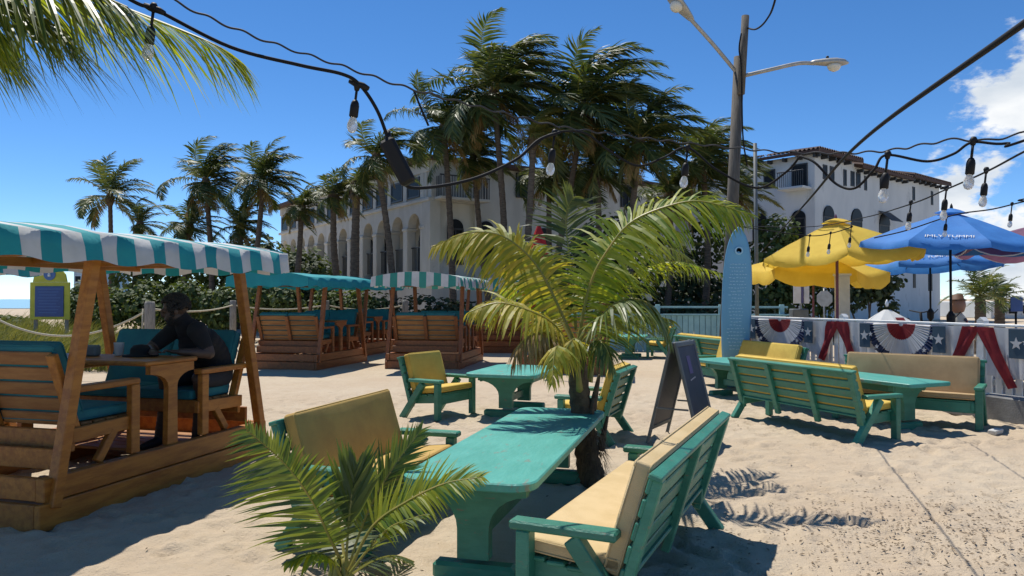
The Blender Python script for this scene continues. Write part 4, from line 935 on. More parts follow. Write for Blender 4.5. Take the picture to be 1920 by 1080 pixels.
    for f in ev.polygons:
        p = f.center+O; c = []
        for s in (1, -1):
            d, t = seg(p, sh[s], el_[s]); c.append((d-.075, 1 if t < .8 else 0)); d, t = seg(p, el_[s], wr[s]+(wr[s]-el_[s])*.4); c.append((d-.04, 0 if t > 0 else 1))
            d, t = seg(p, hip[s], kn[s]); c.append((d-.10, 2 if t < .9 else 0)); d, t = seg(p, kn[s], an[s]); c.append((d-.055, 0)); c.append(((p-an[s]-V((-.03, -.07, -.05))).length-.09, 3))
        d, t = seg(p, pel, nb); c.append((d-.2, 2 if p.z < .90 else 1)); c.append(((p-hd).length-.125, 0))
        idx.append(min(c)[1])
    ev.polygons.foreach_set('material_index', idx); ev.update()
    look(o, 'person in dark shirt and shorts hunched over the swing table under the near awning', 'person')
    # hair and beard
    m = MB(); rg = random.Random(2)
    for k in range(900):
        d = V((rg.gauss(0, 1), rg.gauss(0, 1), rg.gauss(0, 1))).normalized()
        loc = hr.transposed() @ d
        if (loc.y > .45 and loc.z < .55 and not (loc.z < -.55)) or (loc.z < -.35 and loc.y < .2): continue
        c = H(0, -.01, .03)+(hs*loc.x*.084+hf*loc.y*.108+hu*(loc.z*.104 if loc.z > -.3 else loc.z*.15))*HS-O
        s_ = .022 if loc.z > -.3 else .014
        m.lathe(c, [(s_*.5, -s_*.6), (s_, 0), (s_*.5, s_*.7)], 5, ax=d)
    m.build('hair', M['hair'], o, True)
person()
# things on the swing table
Mx = Matrix.Translation((-3.755, 6.75, 0)) @ Matrix.Rotation(R(-15.4), 4, 'Z')
def onswing(x, y, z): return Mx @ V((x, y, z))
m = MB(); m.lathe((0, 0, 0), [(.033, 0), (.036, .01), (.044, .115), (.047, .12), (.042, .118), (.034, .02)], 16); o = m.build('paper_cup', M['awn_white'], None, True, onswing(.10, .16, 1.096)); look(o, 'white paper cup on the swing table by the person', 'cup')
m = MB(); m.lathe((0, 0, 0), [(.15, 0), (.152, .012), (.09, .02), (.085, .07), (.06, .10), (.01, .108)], 18); o = m.build('baseball_hat', M['shirt'], None, True, onswing(.34, .16, 1.096)); look(o, 'dark hat lying on the swing table', 'hat')
m = MB(); m.box((0, 0, .05), (.16, .10, .10), .015); o = m.build('napkin_box', M['signgrey'], None, False, onswing(-.12, .05, 1.096)); look(o, 'grey napkin box on the swing table', 'box')
# ------------------------------------------------------------------ easel sign
def aframe():
    t = thing('easel_sign', 'dark folding chalkboard easel sign standing on the sand behind the near bench', 'sign', (1.92, 8.42, gz(1.92, 8.42)), math.atan2(.86, .5))
    # local x = along width, y = splay
    H = 1.14; w2 = .33; sp = .30
    for s in (-1, 1):
        top = V((0, s*.02, H)); bot = V((0, s*sp, 0)); d = (bot-top).normalized(); nn = V((0, s*abs(d.z), abs(d.y)*1.0)).normalized()
        pn = thing_part = None
        m = MB()
        for x in (-w2, w2): m.bar(V((x, 0, 0))+top, V((x, 0, 0))+bot, .05, .03, nn)
        m.bar(V((-w2+.025, 0, 0))+top+d*.03, V((w2-.025, 0, 0))+top+d*.03, .028, .05, d); m.bar(V((-w2+.025, 0, 0))+bot-d*.2, V((w2-.025, 0, 0))+bot-d*.2, .028, .05, d)
        fr = m.build('sign_frame', M['signgrey'], t)
        m = MB(); c = top.lerp(bot, .45); m.hexa(c, V((w2-.028, 0, 0)), d*(top-bot).length*.40, nn*.006, .002); pa = m.build('board', M['navy'], fr)
        if s < 0 or True:
            f = c+nn*.0085
            def patch(x0, x1, q0, q1, mk, nm):
                m = MB(); m.hexa(f+V(((x0+x1)/2, 0, 0))+d*((q0+q1)/2), V((abs(x1-x0)/2, 0, 0)), d*abs(q1-q0)/2, nn*.0012, .0004); m.build(nm, M[mk], fr)
            patch(-.09, .03, -.36, -.16, 'purple', 'print')
            for k in range(4): patch(-.12+.05*k, -.085+.05*k, -.10-.006*k, -.085-.006*k, 'chalk', 'chalk_mark')
    br('spreader', M['signgrey'], t, (-w2-.035, -.18, .42), (-w2-.035, .18, .42), .012, .02); br('spreader', M['signgrey'], t, (w2+.035, -.18, .42), (w2+.035, .18, .42), .012, .02)
aframe()
# ------------------------------------------------------------------ white fence with bunting
FA = V((4.58, 14.9, 0)); FD = V((.353, -.936, 0)).normalized(); FN = V((-FD.y, FD.x, 0))*-1
if FN.y > 0: FN = -FN     # outward, towards the viewer's side
def FP(s, z, off=0): return FA+FD*s+FN*off+V((0, 0, z))
FL = 8.5
def fence():
    t = thing('picket_fence', 'white picket fence on a grey kerb behind the benches', 'fence', FA)
    P = lambda s, z, off=0: FP(s, z, off)-FA
    kb = MB(); kb.hexa(P(FL/2, .16, -.1), FD*FL/2, FN*.16, V((0, 0, .17)), .02); kb.build('kerb', M['kerb'], t)
    for z in (.50, 1.10): br('rail', M['white'], t, P(0, z, -.05), P(FL, z, -.05), .04, .08)
    for k in range(int(FL/.135)):
        m = MB(); s = .06+k*.135; m.prism([(-.042, .36), (.042, .36), (.042, 1.17), (0, 1.22), (-.042, 1.17)], P(s, 0, .0), FD, (0, 0, 1), FN, .022); m.build('picket', M['white'], t)
    br('top_rail', M['white'], t, P(-.05, 1.265, -.02), P(FL, 1.265, -.02), .11, .035)
    for s in (0, 2.62, 5.08, 7.6):
        m = MB(); m.hexa(P(s, .66, -.03), FD*.055, FN*.055, V((0, 0, .66)), .01); m.prism([(-.055, 1.32), (.055, 1.32), (0, 1.37)], P(s, 0, -.03), FD, (0, 0, 1), FN, .11); m.build('post', M['white'], t)
fence()
def star(mb, c, u, v, n, r, m=0):
    mb.prism([(math.sin(math.pi*k/5)*(r if k % 2 == 0 else r*.42)*-1, math.cos(math.pi*k/5)*(r if k % 2 == 0 else r*.42)) for k in range(10)], c, u, v, n, .006, m)
def bunting(label, s0, s1, seed):
    """pleated half-round fan: red centre, white band, blue starred rim, blue starred blocks at its sides"""
    t = thing('bunting_fan', label, 'bunting', FP((s0+s1)/2, 1.24, .04), 0, 'patriotic bunting on the fence'); O = FP((s0+s1)/2, 1.24, .04)
    rg = random.Random(seed); wd = s1-s0; Rr = wd*.40; zh = .64/ (wd*.40)
    P = lambda a, b, off=0: FD*a+V((0, 0, b))+FN*off
    # white cloth behind
    m = MB(); K = 40; prev = None
    for i in range(K+1):
        a = -wd/2-.30+(wd+.6)*i/K; hz = -.60-.06*math.sin(a*7)-(.10 if abs(a) > wd*.5 else 0); f = .012*math.sin(a*38)
        cur = [m.vert(P(a, .0, .0)), m.vert(P(a, hz*.5, f)), m.vert(P(a, hz, f*1.6))]
        if prev:
            for q in range(2): m.face((prev[q], prev[q+1], cur[q+1], cur[q]))
        prev = cur
    m.build('backing_cloth', M['bunt_white'], t, True)
    rings = [(0, .06), (.06, .40), (.40, .80), (.80, 1.0)]
    mk = {1: ('red_centre', 'bunt_red'), 2: ('white_band', 'bunt_white'), 3: ('blue_rim', 'bunt_blue')}
    for q in (1, 2, 3):
        m = MB(); K = 72; prev = None; r0, r1 = rings[q]
        for i in range(K+1):
            th = math.pi*i/K; cur = []
            for r in np.linspace(r0, r1, 3):
                cur.append(m.vert(P(-math.cos(th)*r*Rr, -math.sin(th)*r*.60*(1+.03*math.sin(i*1.9)), .035+.018*r*(1 if i % 2 else -1)+.012*r)))
            if prev:
                for j in range(2): m.face((prev[j], prev[j+1], cur[j+1], cur[j]))
            prev = cur
        m.build(mk[q][0], M[mk[q][1]], t)
    for k in range(7):
        th = math.pi*(k+.8)/7.6; m = MB(); star(m, P(-math.cos(th)*.90*Rr, -math.sin(th)*.54, .066), FD, V((0, 0, 1)), FN, .042); m.build('star', M['bunt_white'], t)
    for sg in (-1, 1):
        m = MB(); a = sg*wd*.415; m.hexa(P(a, -.20, .06), FD*.105, FN*.004, V((0, 0, .19)), .002); m.build('side_block', M['bunt_slate'], t)
        m = MB(); star(m, P(a, -.20, .068), FD, V((0, 0, 1)), FN, .085); m.build('star', M['bunt_white'], t)
bunting('bunting fan with red centre just right of the blue surfboard', .28, 2.1, 1)
bunting('bunting fan with red centre above the tan bench backrest', 3.05, 4.65, 2)
bunting('bunting fan cut by the right edge of the picture', 5.5, 7.1, 3)
def sash(label, s, spread, length, seed):
    t = thing('red_sash', label, 'bunting', FP(s, 1.24, .055), 0, 'red sashes tied on the fence'); rg = random.Random(seed)
    for sg in (-1, 1):
        m = MB(); K = 14; prev = None
        for i in range(K+1):
            q = i/K; c = sg*(.10+spread*q**1.15); z = -length*q; wd = (.115-.05*q)+.012*math.sin(q*9+seed)
            cur = []
            for j in range(5):
                a = (j/4-.5)*2*wd; cur.append(m.vert(FD*(c+a)+V((0, 0, z+sg*a*.3*q))+FN*(.02+.02*math.sin(j*2.4+q*7))))
            if prev:
                for j in range(4): m.face((prev[j], prev[j+1], cur[j+1], cur[j]))
            prev = cur
        m.build('sash_tail', M['bunt_red'], t, True)
sash('red sash in an upside down V between the two full bunting fans', 2.58, .26, .66, 1)
sash('red sash in an upside down V near the right edge', 5.08, .38, .78, 2)
sash('red sash half hidden behind the surfboard foot', .10, .16, .6, 3)
m = MB(); m.hexa((0, 0, .03), (.06, .02, .01), (-.02, .05, .0), (0, -.01, .03), .01); o = m.build('crumpled_paper', M['awn_white'], None, False, (5.78, 8.95, gz(5.78, 8.95))); look(o, 'scrap of white paper on the sand at the foot of the tan bench', 'litter')
# ------------------------------------------------------------------ surfboard
def surfboard():
    Yb = 13.7; b = at(1376, 720, Yb); t = thing('surfboard', 'tall blue longboard standing upright left of the bunting', 'surfboard', (b.x, Yb, 0)); H = 2.95; W2 = .275
    m = MB(); K = 28; n = 12; prev = None
    for i in range(K+1):
        q = i/K; z = H*q; w = W2*max(.02, (math.sin(math.pi*min(1, .12+q*.86))**.55) if q < .5 else (max(0, 1-((q-.5)/.5)**3.2))**.62)
        th = .035*max(.25, math.sin(math.pi*min(max(q, .03), .97))**.5); x0 = .10*q; rock = .10*(q-.5)**2
        ring = [m.vert((x0+w*math.cos(2*math.pi*j/n), rock+th*math.sin(2*math.pi*j/n), z)) for j in range(n)]
        if prev:
            for j in range(n): m.face((prev[j], prev[(j+1) % n], ring[(j+1) % n], ring[j]))
        else: m.face(ring[::-1])
        prev = ring
    m.face(prev); m.build('board', M['board'], t, True)
    rg = random.Random(3); m = MB()
    for k in range(26):      # worn lines of pale lettering down the deck
        z = .7+k*.062; c = .10*z/H; hw = rg.uniform(.08, .16)
        x = c-hw
        while x < c+hw:
            L = rg.uniform(.02, .05); rock = .10*(z/H-.5)**2; m.hexa((x, rock-.0375, z+rg.uniform(-.006, .006)), (L/2, 0, 0), (0, .0035, 0), (0, 0, .009), .001); x += L+.018
    look(m.build('faded_lettering', M['board_print'], t), None, None, None, 'stuff')
    m = MB(); m.lathe((.09, -.012, 2.5), [(.0, 0), (.075, 0), (.075, .02), (.05, .022), (.05, .0)], 18, ax=(0, -1, 0)); m.build('emblem', M['board_print'], t)
    br('prop_stake', M['greypost'], t, (.02, .09, -.1), (.05, .09, 1.6), .06, .06)
surfboard()
# ------------------------------------------------------------------ turquoise board fence
def turq():
    t = thing('turquoise_board_fence', 'low pale turquoise board fence beyond the far benches', 'fence', (2.6, 23.2, 0))
    n = 34
    for k in range(n): bx('board', M['turq'], t, (k*.17, -.10*k*.17, .55), (.16, .025, 1.1+.0*k), .005)
    L = n*.17; br('rail', M['turq'], t, (-.1, -.03, 1.13), (L, -.03-.1*L, 1.13), .10, .05); br('rail', M['turq'], t, (-.1, .05, .4), (L, .05-.1*L, .4), .04, .09)
    for x in (0, 1.9, 3.8, 5.6): bx('post', M['turq'], t, (x, .07-.1*x, .72), (.13, .11, 1.44), .01)
    br('upper_rail', M['turq'], t, (-.1, .07, 1.36), (L, .07-.1*L, 1.36), .05, .06)
turq()
# ------------------------------------------------------------------ parasols
def parasol(name, label, pos, apex_z, rim_drop, rad, mt, pole_mt, n=8, tilt=(0, 0), valance=.0, seed=0, group=None, rz=0, text=None, vent=True, sag=.06, pole_r=.022, crank=False, trim=None, scallop=0, base=None):
    t = thing(name, label, 'parasol', (pos[0], pos[1], 0), rz, group); rg = random.Random(seed)
    hub = V((0, 0, apex_z-.06)); TM = Matrix.Translation((0, 0, apex_z-.3)) @ Matrix.Rotation(tilt[0], 4, 'X') @ Matrix.Rotation(tilt[1], 4, 'Y') @ Matrix.Translation((0, 0, -(apex_z-.3)))
    part('pole', pole_mt, t, lambda m: m.tube([(0, 0, 0), (0, 0, apex_z-.12)], pole_r, 10), True)
    def rimp(a, q, dz=0): return V((math.cos(a)*rad*q, math.sin(a)*rad*q, apex_z-rim_drop*q**1.12+dz))
    for i in range(n):
        a0 = 2*math.pi*i/n; a1 = 2*math.pi*(i+1)/n; m = MB(); K = 8; J = 8; g = []
        for k in range(K+1):
            q = .10+.90*k/K; row = []
            for j in range(J+1):
                f = j/J; p = rimp(a0, q).lerp(rimp(a1, q), f); s_ = 4*f*(1-f)
                p.z -= sag*s_*q*q*rad/1.4; p -= V((p.x, p.y, 0))*.03*s_*q
                p.z += .012*noise.noise(V((p.x*3+seed, p.y*3, 0)))
                row.append(m.vert(TM @ p))
            g.append(row)
        for k in range(K):
            for j in range(J): m.face((g[k][j], g[k][j+1], g[k+1][j+1], g[k+1][j]))
        if valance:
            low = []
            for j in range(J+1):
                f = j/J; p = V(m.v[g[K][j]]); out_ = V((p.x, p.y, 0)).normalized()
                low.append(m.vert(p+V((0, 0, -valance*(1+scallop*abs(math.sin(math.pi*f*2))-.0)))+out_*rg.uniform(-.02, .035)))
            for j in range(J): m.face((g[K][j], g[K][j+1], low[j+1], low[j]))
        m.build('panel', mt, t, True)
        part('rib', M['darkwood'], t, lambda m: m.tube([TM @ (rimp(a0, .05)-V((0, 0, .03))), TM @ (rimp(a0, .5)-V((0, 0, .025))), TM @ (rimp(a0, .985)-V((0, 0, .02)))], .009, 6))
        part('strut', M['darkwood'], t, lambda m: m.tube([TM @ V((0, 0, apex_z-rim_drop*.95-.1)), TM @ (rimp(a0, .52)-V((0, 0, .03)))], .007, 5))
        if trim:
            m = MB(); m.tube([TM @ (rimp(a0, 1.0).lerp(rimp(a1, 1.0), f)*1.0+V((0, 0, -sag*4*f*(1-f)*rad/1.4+.004))) for f in [k/6 for k in range(7)]], .012, 5); m.build('trim', M[trim], t)
    if vent:
        m = MB(); prev = None
        for k, (r, z) in enumerate(((.02, .09), (.12, .06), (.24, .0))):
            ring = [m.vert(TM @ V((math.cos(2*math.pi*j/16)*r*rad/1.4*(1.06 if j % 2 else 1), math.sin(2*math.pi*j/16)*r*rad/1.4, apex_z+z-.03))) for j in range(16)]
            if prev:
                for j in range(16): m.face((prev[j], prev[(j+1) % 16], ring[(j+1) % 16], ring[j]))
            prev = ring
        m.build('vent_cap', mt, t, True)
    part('finial', pole_mt, t, lambda m: m.lathe(TM @ V((0, 0, apex_z+.05)), [(.015, -.02), (.03, .02), (.022, .06), (.004, .10)], 8), True)
    if crank: part('crank_box', M['black'], t, lambda m: (m.lathe((0, 0, 1.25), [(.03, -.14), (.07, -.08), (.075, .06), (.03, .14)], 10), m.bar((.07, 0, 1.27), (.17, 0, 1.38), .015, .015)))
    if base: part('base', M['black'], t, lambda m: m.lathe((0, 0, 0), [(.26, 0), (.27, .06), (.20, .10), (.07, .25), (.04, .42)], 18), True)
    if text:
        a = text[1]; cu = bpy.data.curves.new('lettering', 'FONT'); cu.body = text[0]; cu.size = text[2]; cu.align_x = 'CENTER'; cu.extrude = .0015
        tmp = bpy.data.objects.new('tmp', cu); col.objects.link(tmp); bpy.context.view_layer.update()
        me = bpy.data.meshes.new_from_object(tmp.evaluated_get(bpy.context.evaluated_depsgraph_get())); bpy.data.objects.remove(tmp)
        ph = math.pi/n*(2*a+1); q = text[3]; c = (rimp(2*math.pi*a/n, q)+rimp(2*math.pi*(a+1)/n, q))/2; hi = (rimp(2*math.pi*a/n, q-.2)+rimp(2*math.pi*(a+1)/n, q-.2))/2
        c.z -= sag*q*q*rad/1.4*.8; hi.z -= sag*(q-.2)**2*rad/1.4*.8
        up = (hi-c).normalized(); rt = V((-math.sin(ph), math.cos(ph), 0)); nn = rt.cross(up)
        mtx = TM @ (Matrix.Translation(c+nn*.010) @ Matrix((rt, up, nn)).transposed().to_4x4()); me.transform(mtx); me.materials.clear(); me.materials.append(M['white'])
        o = bpy.data.objects.new('lettering', me); col.objects.link(o); o.parent = t
    return t
# blue parasols: facing panel index so that the lettering looks at the tables
parasol('blue_parasol', 'large blue parasol with white lettering, front one on the right', (8.05, 13.7), 3.22, .62, 1.55, M['blue'], M['black'], 8, (R(2), R(3)), .10, 1, 'blue parasols', R(-8), ('IMLY TUMMI', 5, .135, .86), crank=True, sag=.04)
parasol('blue_parasol', 'smaller looking blue parasol behind and below the front blue one', (9.75, 17.4), 3.05, .62, 1.55, M['blue'], M['black'], 8, (R(-2), R(-2)), .10, 2, 'blue parasols', R(-8), ('IMLY TUMMI', 5, .135, .86), crank=True, base=True)
parasol('maroon_parasol', 'maroon parasol with white trim cut by the right edge', (10.1, 14.3), 3.05, .55, 1.5, M['maroon'], M['black'], 8, (R(3), R(4)), 0, 3, None, R(10), trim='white', sag=.16)
parasol('yellow_parasol', 'wide yellow parasol in front, lit top and orange underside showing', (6.62, 15.2), 3.20, .70, 1.66, M['yellow'], M['maroon'], 6, (R(-1), R(-3)), .07, 4, 'yellow parasols', R(12), sag=.10, scallop=.8, pole_r=.03)
parasol('yellow_parasol', 'lower yellow parasol behind the wide yellow one', (6.98, 17.3), 2.72, .44, 1.62, M['yellow'], M['maroon'], 6, (R(3), R(0)), .22, 5, 'yellow parasols', R(40), sag=.10, scallop=.35)
parasol('white_parasol', 'low white parasol dome with a red patch peeking over the bunting fence', (6.24, 12.4), 1.46, .30, .46, M['awn_white'], M['white'], 10, (R(-4), 0), 0, 6, None, R(9), sag=.03, vent=False)
m = MB(); m.hexa(V((6.22, 12.06, 1.285)), (.075, 0, 0), (0, .004, -.002), (0, .03, .03), .003); o = m.build('red_patch', M['bunt_red'], [x for x in bpy.data.objects if x.name.startswith('white_parasol')][0]); o.location = -V((6.24, 12.4, 0))
def closed_parasol():
    t = thing('closed_red_parasol', 'closed red parasol standing behind the bright palm', 'parasol', (.68, 19.0, 0))
    part('pole', M['greypost'], t, lambda m: m.tube([(0, 0, 0), (0, 0, 3.5)], .025, 8), True)
    m = MB(); n = 20; prev = None
    for (r, z) in ((.03, 3.5), (.14, 3.2), (.24, 2.7), (.32, 2.2), (.40, 1.7), (.46, 1.35), (.40, 1.2)):
        ring = [m.vert((math.cos(2*math.pi*j/n)*r*(1.15 if j % 2 else .72), math.sin(2*math.pi*j/n)*r*(1.15 if j % 2 else .72), z+(.06 if j % 2 and z < 1.3 else 0))) for j in range(n)]
        if prev:
            for j in range(n): m.face((ring[j], ring[(j+1) % n], prev[(j+1) % n], prev[j]))
        prev = ring
    m.build('folded_cloth', M['red'], t, True)
closed_parasol()
# ------------------------------------------------------------------ behind the fence: post, signs, statue
P0 = at(1579, 520, 15.6)
t = thing('white_post', 'square cream painted post between the yellow parasols and the fence', 'post', (P0.x, 15.6, 0)); bx('shaft', M['cream_post'], t, (0, 0, 1.05), (.23, .23, 2.1), .012); bx('cap', M['cream_post'], t, (0, 0, 2.12), (.28, .28, .05), .01)
P0 = at(1503, 545, 20)
t = thing('white_panel_sign', 'narrow white panel sign with dark stripe on a pole left of the cream post', 'sign', (P0.x, 20, 0)); bx('panel', M['white'], t, (-.12, 0, 1.85), (.20, .04, .72), .01); bx('panel', M['white'], t, (.13, 0, 1.85), (.14, .04, .72), .01); bx('stripe', M['purple'], t, (.015, 0, 1.85), (.066, .03, .70), .005); part('pole', M['galv'], t, lambda m: m.tube([(0, .06, 0), (0, .06, 2.25)], .03, 8), True)
bx('cabinet', M['signgrey'], t, (-.1, -.05, .7), (.42, .3, 1.3), .02)
P0 = at(1546, 560, 24)
t = thing('octagonal_sign', 'grey back of an octagonal road sign left of the cream post', 'sign', (P0.x, 24, 0)); part('plate', M['galv'], t, lambda m: m.prism([(.27*math.cos(math.pi/8+math.pi/4*k), .27*math.sin(math.pi/8+math.pi/4*k)) for k in range(8)], (0, 0, 1.62), (1, 0, 0), (0, 0, 1), (0, -1, 0), .012)); part('pole', M['galv'], t, lambda m: m.tube([(0, .04, 0), (0, .04, 1.95)], .03, 8), True)
P0 = at(1906, 572, 22)
t = thing('blue_road_sign', 'square blue sign on a dark pole at the right edge', 'sign', (P0.x, 22, 0)); bx('plate', M['signblue'], t, (0, 0, 1.45), (.36, .03, .42), .008); part('pole', M['black'], t, lambda m: m.tube([(0, .04, 0), (0, .04, 1.7)], .03, 8), True)
def statue():
    P0 = at(1796, 560, 15.2); t = thing('painted_figure', 'painted figure with round tan head beside the blue parasol pole', 'statue', (P0.x, 15.2, 0))
    part('body', M['cream_post'], t, lambda m: m.lathe((0, 0, 0), [(.16, 0), (.17, .3), (.13, .7), (.15, 1.0), (.13, 1.25), (.07, 1.33)], 14), True)
    part('head', mat('tan_paint', (.34, .17, .11), .5), t, lambda m: m.lathe((0, 0, 1.5), [(.03, -.19), (.11, -.14), (.145, -.02), (.13, .08), (.05, .14)], 14), True)
    part('hat', mat('hat_brown', (.12, .06, .035), .7), t, lambda m: m.lathe((0, 0, 1.58), [(.15, 0), (.155, .02), (.11, .04), (.09, .12), (.02, .14)], 14), True)
    for s in (-1, 1): part('arm', M['cream_post'], t, lambda m: m.tube(catmull([(s*.13, 0, 1.2), (s*.2, -.06, .95), (s*.1, -.16, .85)], 4), .04, 7), True)
    rg = random.Random(2)
    for k in range(9):
        a = rg.uniform(-2.6, -.5); z = rg.uniform(.3, 1.2); part('painted_spot', M['bunt_blue'] if k % 2 else M['bunt_red'], t, lambda m: m.lathe((math.cos(a)*.145, math.sin(a)*.145, z), [(.035, 0), (.035, .02), (.02, .024)], 8, ax=(math.cos(a), math.sin(a), 0)))
statue()
def scooter(label, px, Y, seed):
    x = (px-960)/FPX*Y; t = thing('parked_scooter', label, 'scooter', (x, Y, .25), R(seed*25)); K = M['black']
    for s in (-1, 1): part('wheel', K, t, lambda m: m.lathe((s*.55, -.05, .26), [(.12, 0), (.26, .01), (.27, .05), (.26, .09), (.12, .10)], 16, ax=(0, 1, 0)), True)
    part('body', K, t, lambda m: m.tube(catmull([(-.7, 0, .62), (-.4, 0, .6), (-.1, 0, .32), (.25, 0, .32), (.45, 0, .75)], 5), [.07]+[.14]*9+[.07]*11, 8), True)
    bx('seat', K, t, (-.42, 0, .80), (.6, .26, .12), .05); part('handlebar', K, t, lambda m: m.tube(catmull([(.42, -.32, 1.05), (.46, 0, 1.0), (.42, .32, 1.05)], 4), .018, 7), True); part('steering_column', K, t, lambda m: m.tube([(.55, 0, .26), (.44, 0, 1.0)], .035, 8), True)
scooter('dark scooter parked below the octagonal sign behind the fence', 1542, 21, 0)
scooter('dark scooter parked right of the white parasol dome behind the fence', 1705, 20, 1)
# ------------------------------------------------------------------ dune sign and rope line
def dune_sign():
    Y = 24; c = at(93, 560, Y); t = thing('dune_sign', 'yellow green notice board with blue panel and round emblem by the dune', 'sign', (c.x, Y, 0))
    bx('back_board', M['signyellow'], t, (0, .03, 1.55), (1.28, .05, 1.20), .01)
    part('crest', M['signyellow'], t, lambda m: m.prism([(-.55, 2.152), (.55, 2.152), (.50, 2.40), (.34, 2.58), (.12, 2.66), (-.12, 2.66), (-.34, 2.58), (-.5, 2.40)], (0, .03, 0), (1, 0, 0), (0, 0, 1), (0, -1, 0), .05))
    pn = bx('panel', M['signblue'], t, (.0, -.012, 1.53), (.92, .03, .98), .008)
    for k in range(9): bx('text_line', M['signtext'], pn, (-.02*(k % 3), -.03, 1.93-k*.095), (.74-.09*(k % 3), .006, .022), .002)
    part('emblem', M['signtext'], t, lambda m: m.lathe((0, 0, 2.40), [(.0, 0), (.19, 0), (.19, .02), (.0, .022)], 24, ax=(0, -1, 0)))
    part('emblem_figure', M['white'], t, lambda m: m.lathe((0, -.03, 2.33), [(.04, 0), (.05, .05), (.03, .1), (.045, .14), (.01, .17)], 10))
    for x in (-.5, .5): bx('post', M['greypost'], t, (x, .10, .8), (.10, .08, 1.7), .008)
dune_sign()
RP = [(-13.5, 17.2), (-9.4, 19.0), (-9.9, 24.5), (-6.4, 24.6), (-2.8, 24.8)]
RL = ['weathered rope post at the left edge by the dune', 'weathered rope post left of the seated person', 'weathered rope post right of the seated person', 'weathered rope post behind the teal awnings', 'weathered rope post behind the small striped awning']
RP = [((-40-960)/FPX*15, 15), ((281-960)/FPX*15, 15), ((437-960)/FPX*23.5, 23.5), ((612-960)/FPX*24, 24), ((760-960)/FPX*24.5, 24.5)]
for (x, y), lb in zip(RP, RL):
    t = thing('rope_post', lb, 'post', (x, y, gz(x, y)), 0, 'rope fence posts'); part('shaft', M['greypost'], t, lambda m: m.tube([(0, 0, -.2), (0, 0, 1.5), (0, 0, 1.56)], [.105, .10, .085], 12), True)
for k in range(4):
    a = V((*RP[k], 1.42)); b = V((*RP[k+1], 1.42)); s = [.55, .12, .14, .16][k]; m = MB(); pts = [a.lerp(b, i/24)-V((0, 0, s*4*(i/24)*(1-i/24))) for i in range(25)]
    m.tube(pts, .022, 7); o = m.build('fence_rope', M['rope'], None, True)
    look(o, ['pale rope sagging in front of the dune sign', 'pale rope stretched behind the seated person', 'pale rope behind the first teal awning', 'pale rope behind the second teal awning'][k], 'rope', 'ropes strung between the posts')
m = MB(); m.tube([V((*RP[1], 1.42))+V((-.11, -.05, 0)), V((*RP[1], .6))+V((-.13, -.05, 0))], .018, 6); o = m.build('rope_end', M['rope'], None, True); look(o, 'loose rope end hanging down the post left of the person', 'rope')
# ------------------------------------------------------------------ street light
def lamp_pole():
    Y = 17.2; b = at(1356, 700, Y); t = thing('street_light', 'leaning weathered wooden pole with two grey lamp arms', 'street light', (b.x, Y, 0)); O = V((b.x, Y, 0))
    L = lambda px, py, dy=0: at(px, py, Y+dy)-O
    part('pole', M['pole'], t, lambda m: m.tube([V((0, 0, -.2)), L(1372, 430), L(1388, 105)], [.15, .135, .12], 14), True)
    part('pole_extension', M['pole'], t, lambda m: m.tube([L(1391, 175, -.2), L(1400, 27, -.2)], .085, 10), True)
    def lamp(P, hd, out_):
        ar = part('arm', M['galv'], t, lambda m: m.tube(catmull(P, 6), .045, 9), True)
        d = (V(P[-1])-V(P[-2])).normalized(); c = V(P[-1])+d*.30; up = V((0, 0, 1)); s = d.cross(up).normalized(); up = s.cross(d)
        def shell(m, scale, dz, hl):
            prev = None
            for (q, w_, h_) in ((-.42, .05, .05), (-.34, .09, .08), (-.1, .15, .11), (.12, .185, .12), (.3, .16, .09), (.40, .06, .03)):
                ring = [m.vert(c+d*q*scale+s*w_*scale*math.cos(2*math.pi*j/12)+up*(h_*scale*math.sin(2*math.pi*j/12)*(1 if math.sin(2*math.pi*j/12) > 0 else hl)+dz)) for j in range(12)]
                if prev:
                    for j in range(12): m.face((prev[j], prev[(j+1) % 12], ring[(j+1) % 12], ring[j]))
                else: m.face(ring[::-1])
                prev = ring
            m.face(prev)
        hdp = part('lamp_head', M['galv'], t, lambda m: shell(m, 1, 0, .35), True)
        part('lens', M['lens'], hdp, lambda m: [m.lathe(c+d*.1-up*.035, [(.15, 0), (.145, .05), (.11, .11), (.03, .15)], 14, ax=-up)], True)
        part('photocell', M['black'], hdp, lambda m: m.lathe(c+up*.1-d*.05, [(.035, 0), (.035, .05), (.02, .07)], 8), True)
    lamp([L(1386, 138), L(1340, 82, -.3), L(1294, 30, -.6)], None, None)
    lamp([L(1390, 142), L(1450, 128, -.2), L(1500, 117, -.3), L(1532, 117, -.35)], None, None)
    part('cable', M['cord'], t, lambda m: m.tube(catmull([L(1392, 60, -.3), L(1388, 90, -.3), L(1392, 130, -.3), L(1394, 250, -.25), L(1402, 310, -.25)], 6), .018, 6), True)
    m = MB(); m.tube(catmull([L(1403, 50, -.2), L(1420, 52, -1), L(1440, 34, -2.5), L(1458, -10, -4), L(1500, -200, -6)], 6), .02, 6); m.build('overhead_wire', M['cord'], t, True)
lamp_pole()
m = MB(); m.tube([V(((1420-960)/FPX*19, 19, 0)), at(1417, 268, 19)], .05, 8); o = m.build('thin_metal_pole', M['signgrey'], None, True); look(o, 'thin dark metal pole just right of the wooden lamp pole', 'pole')
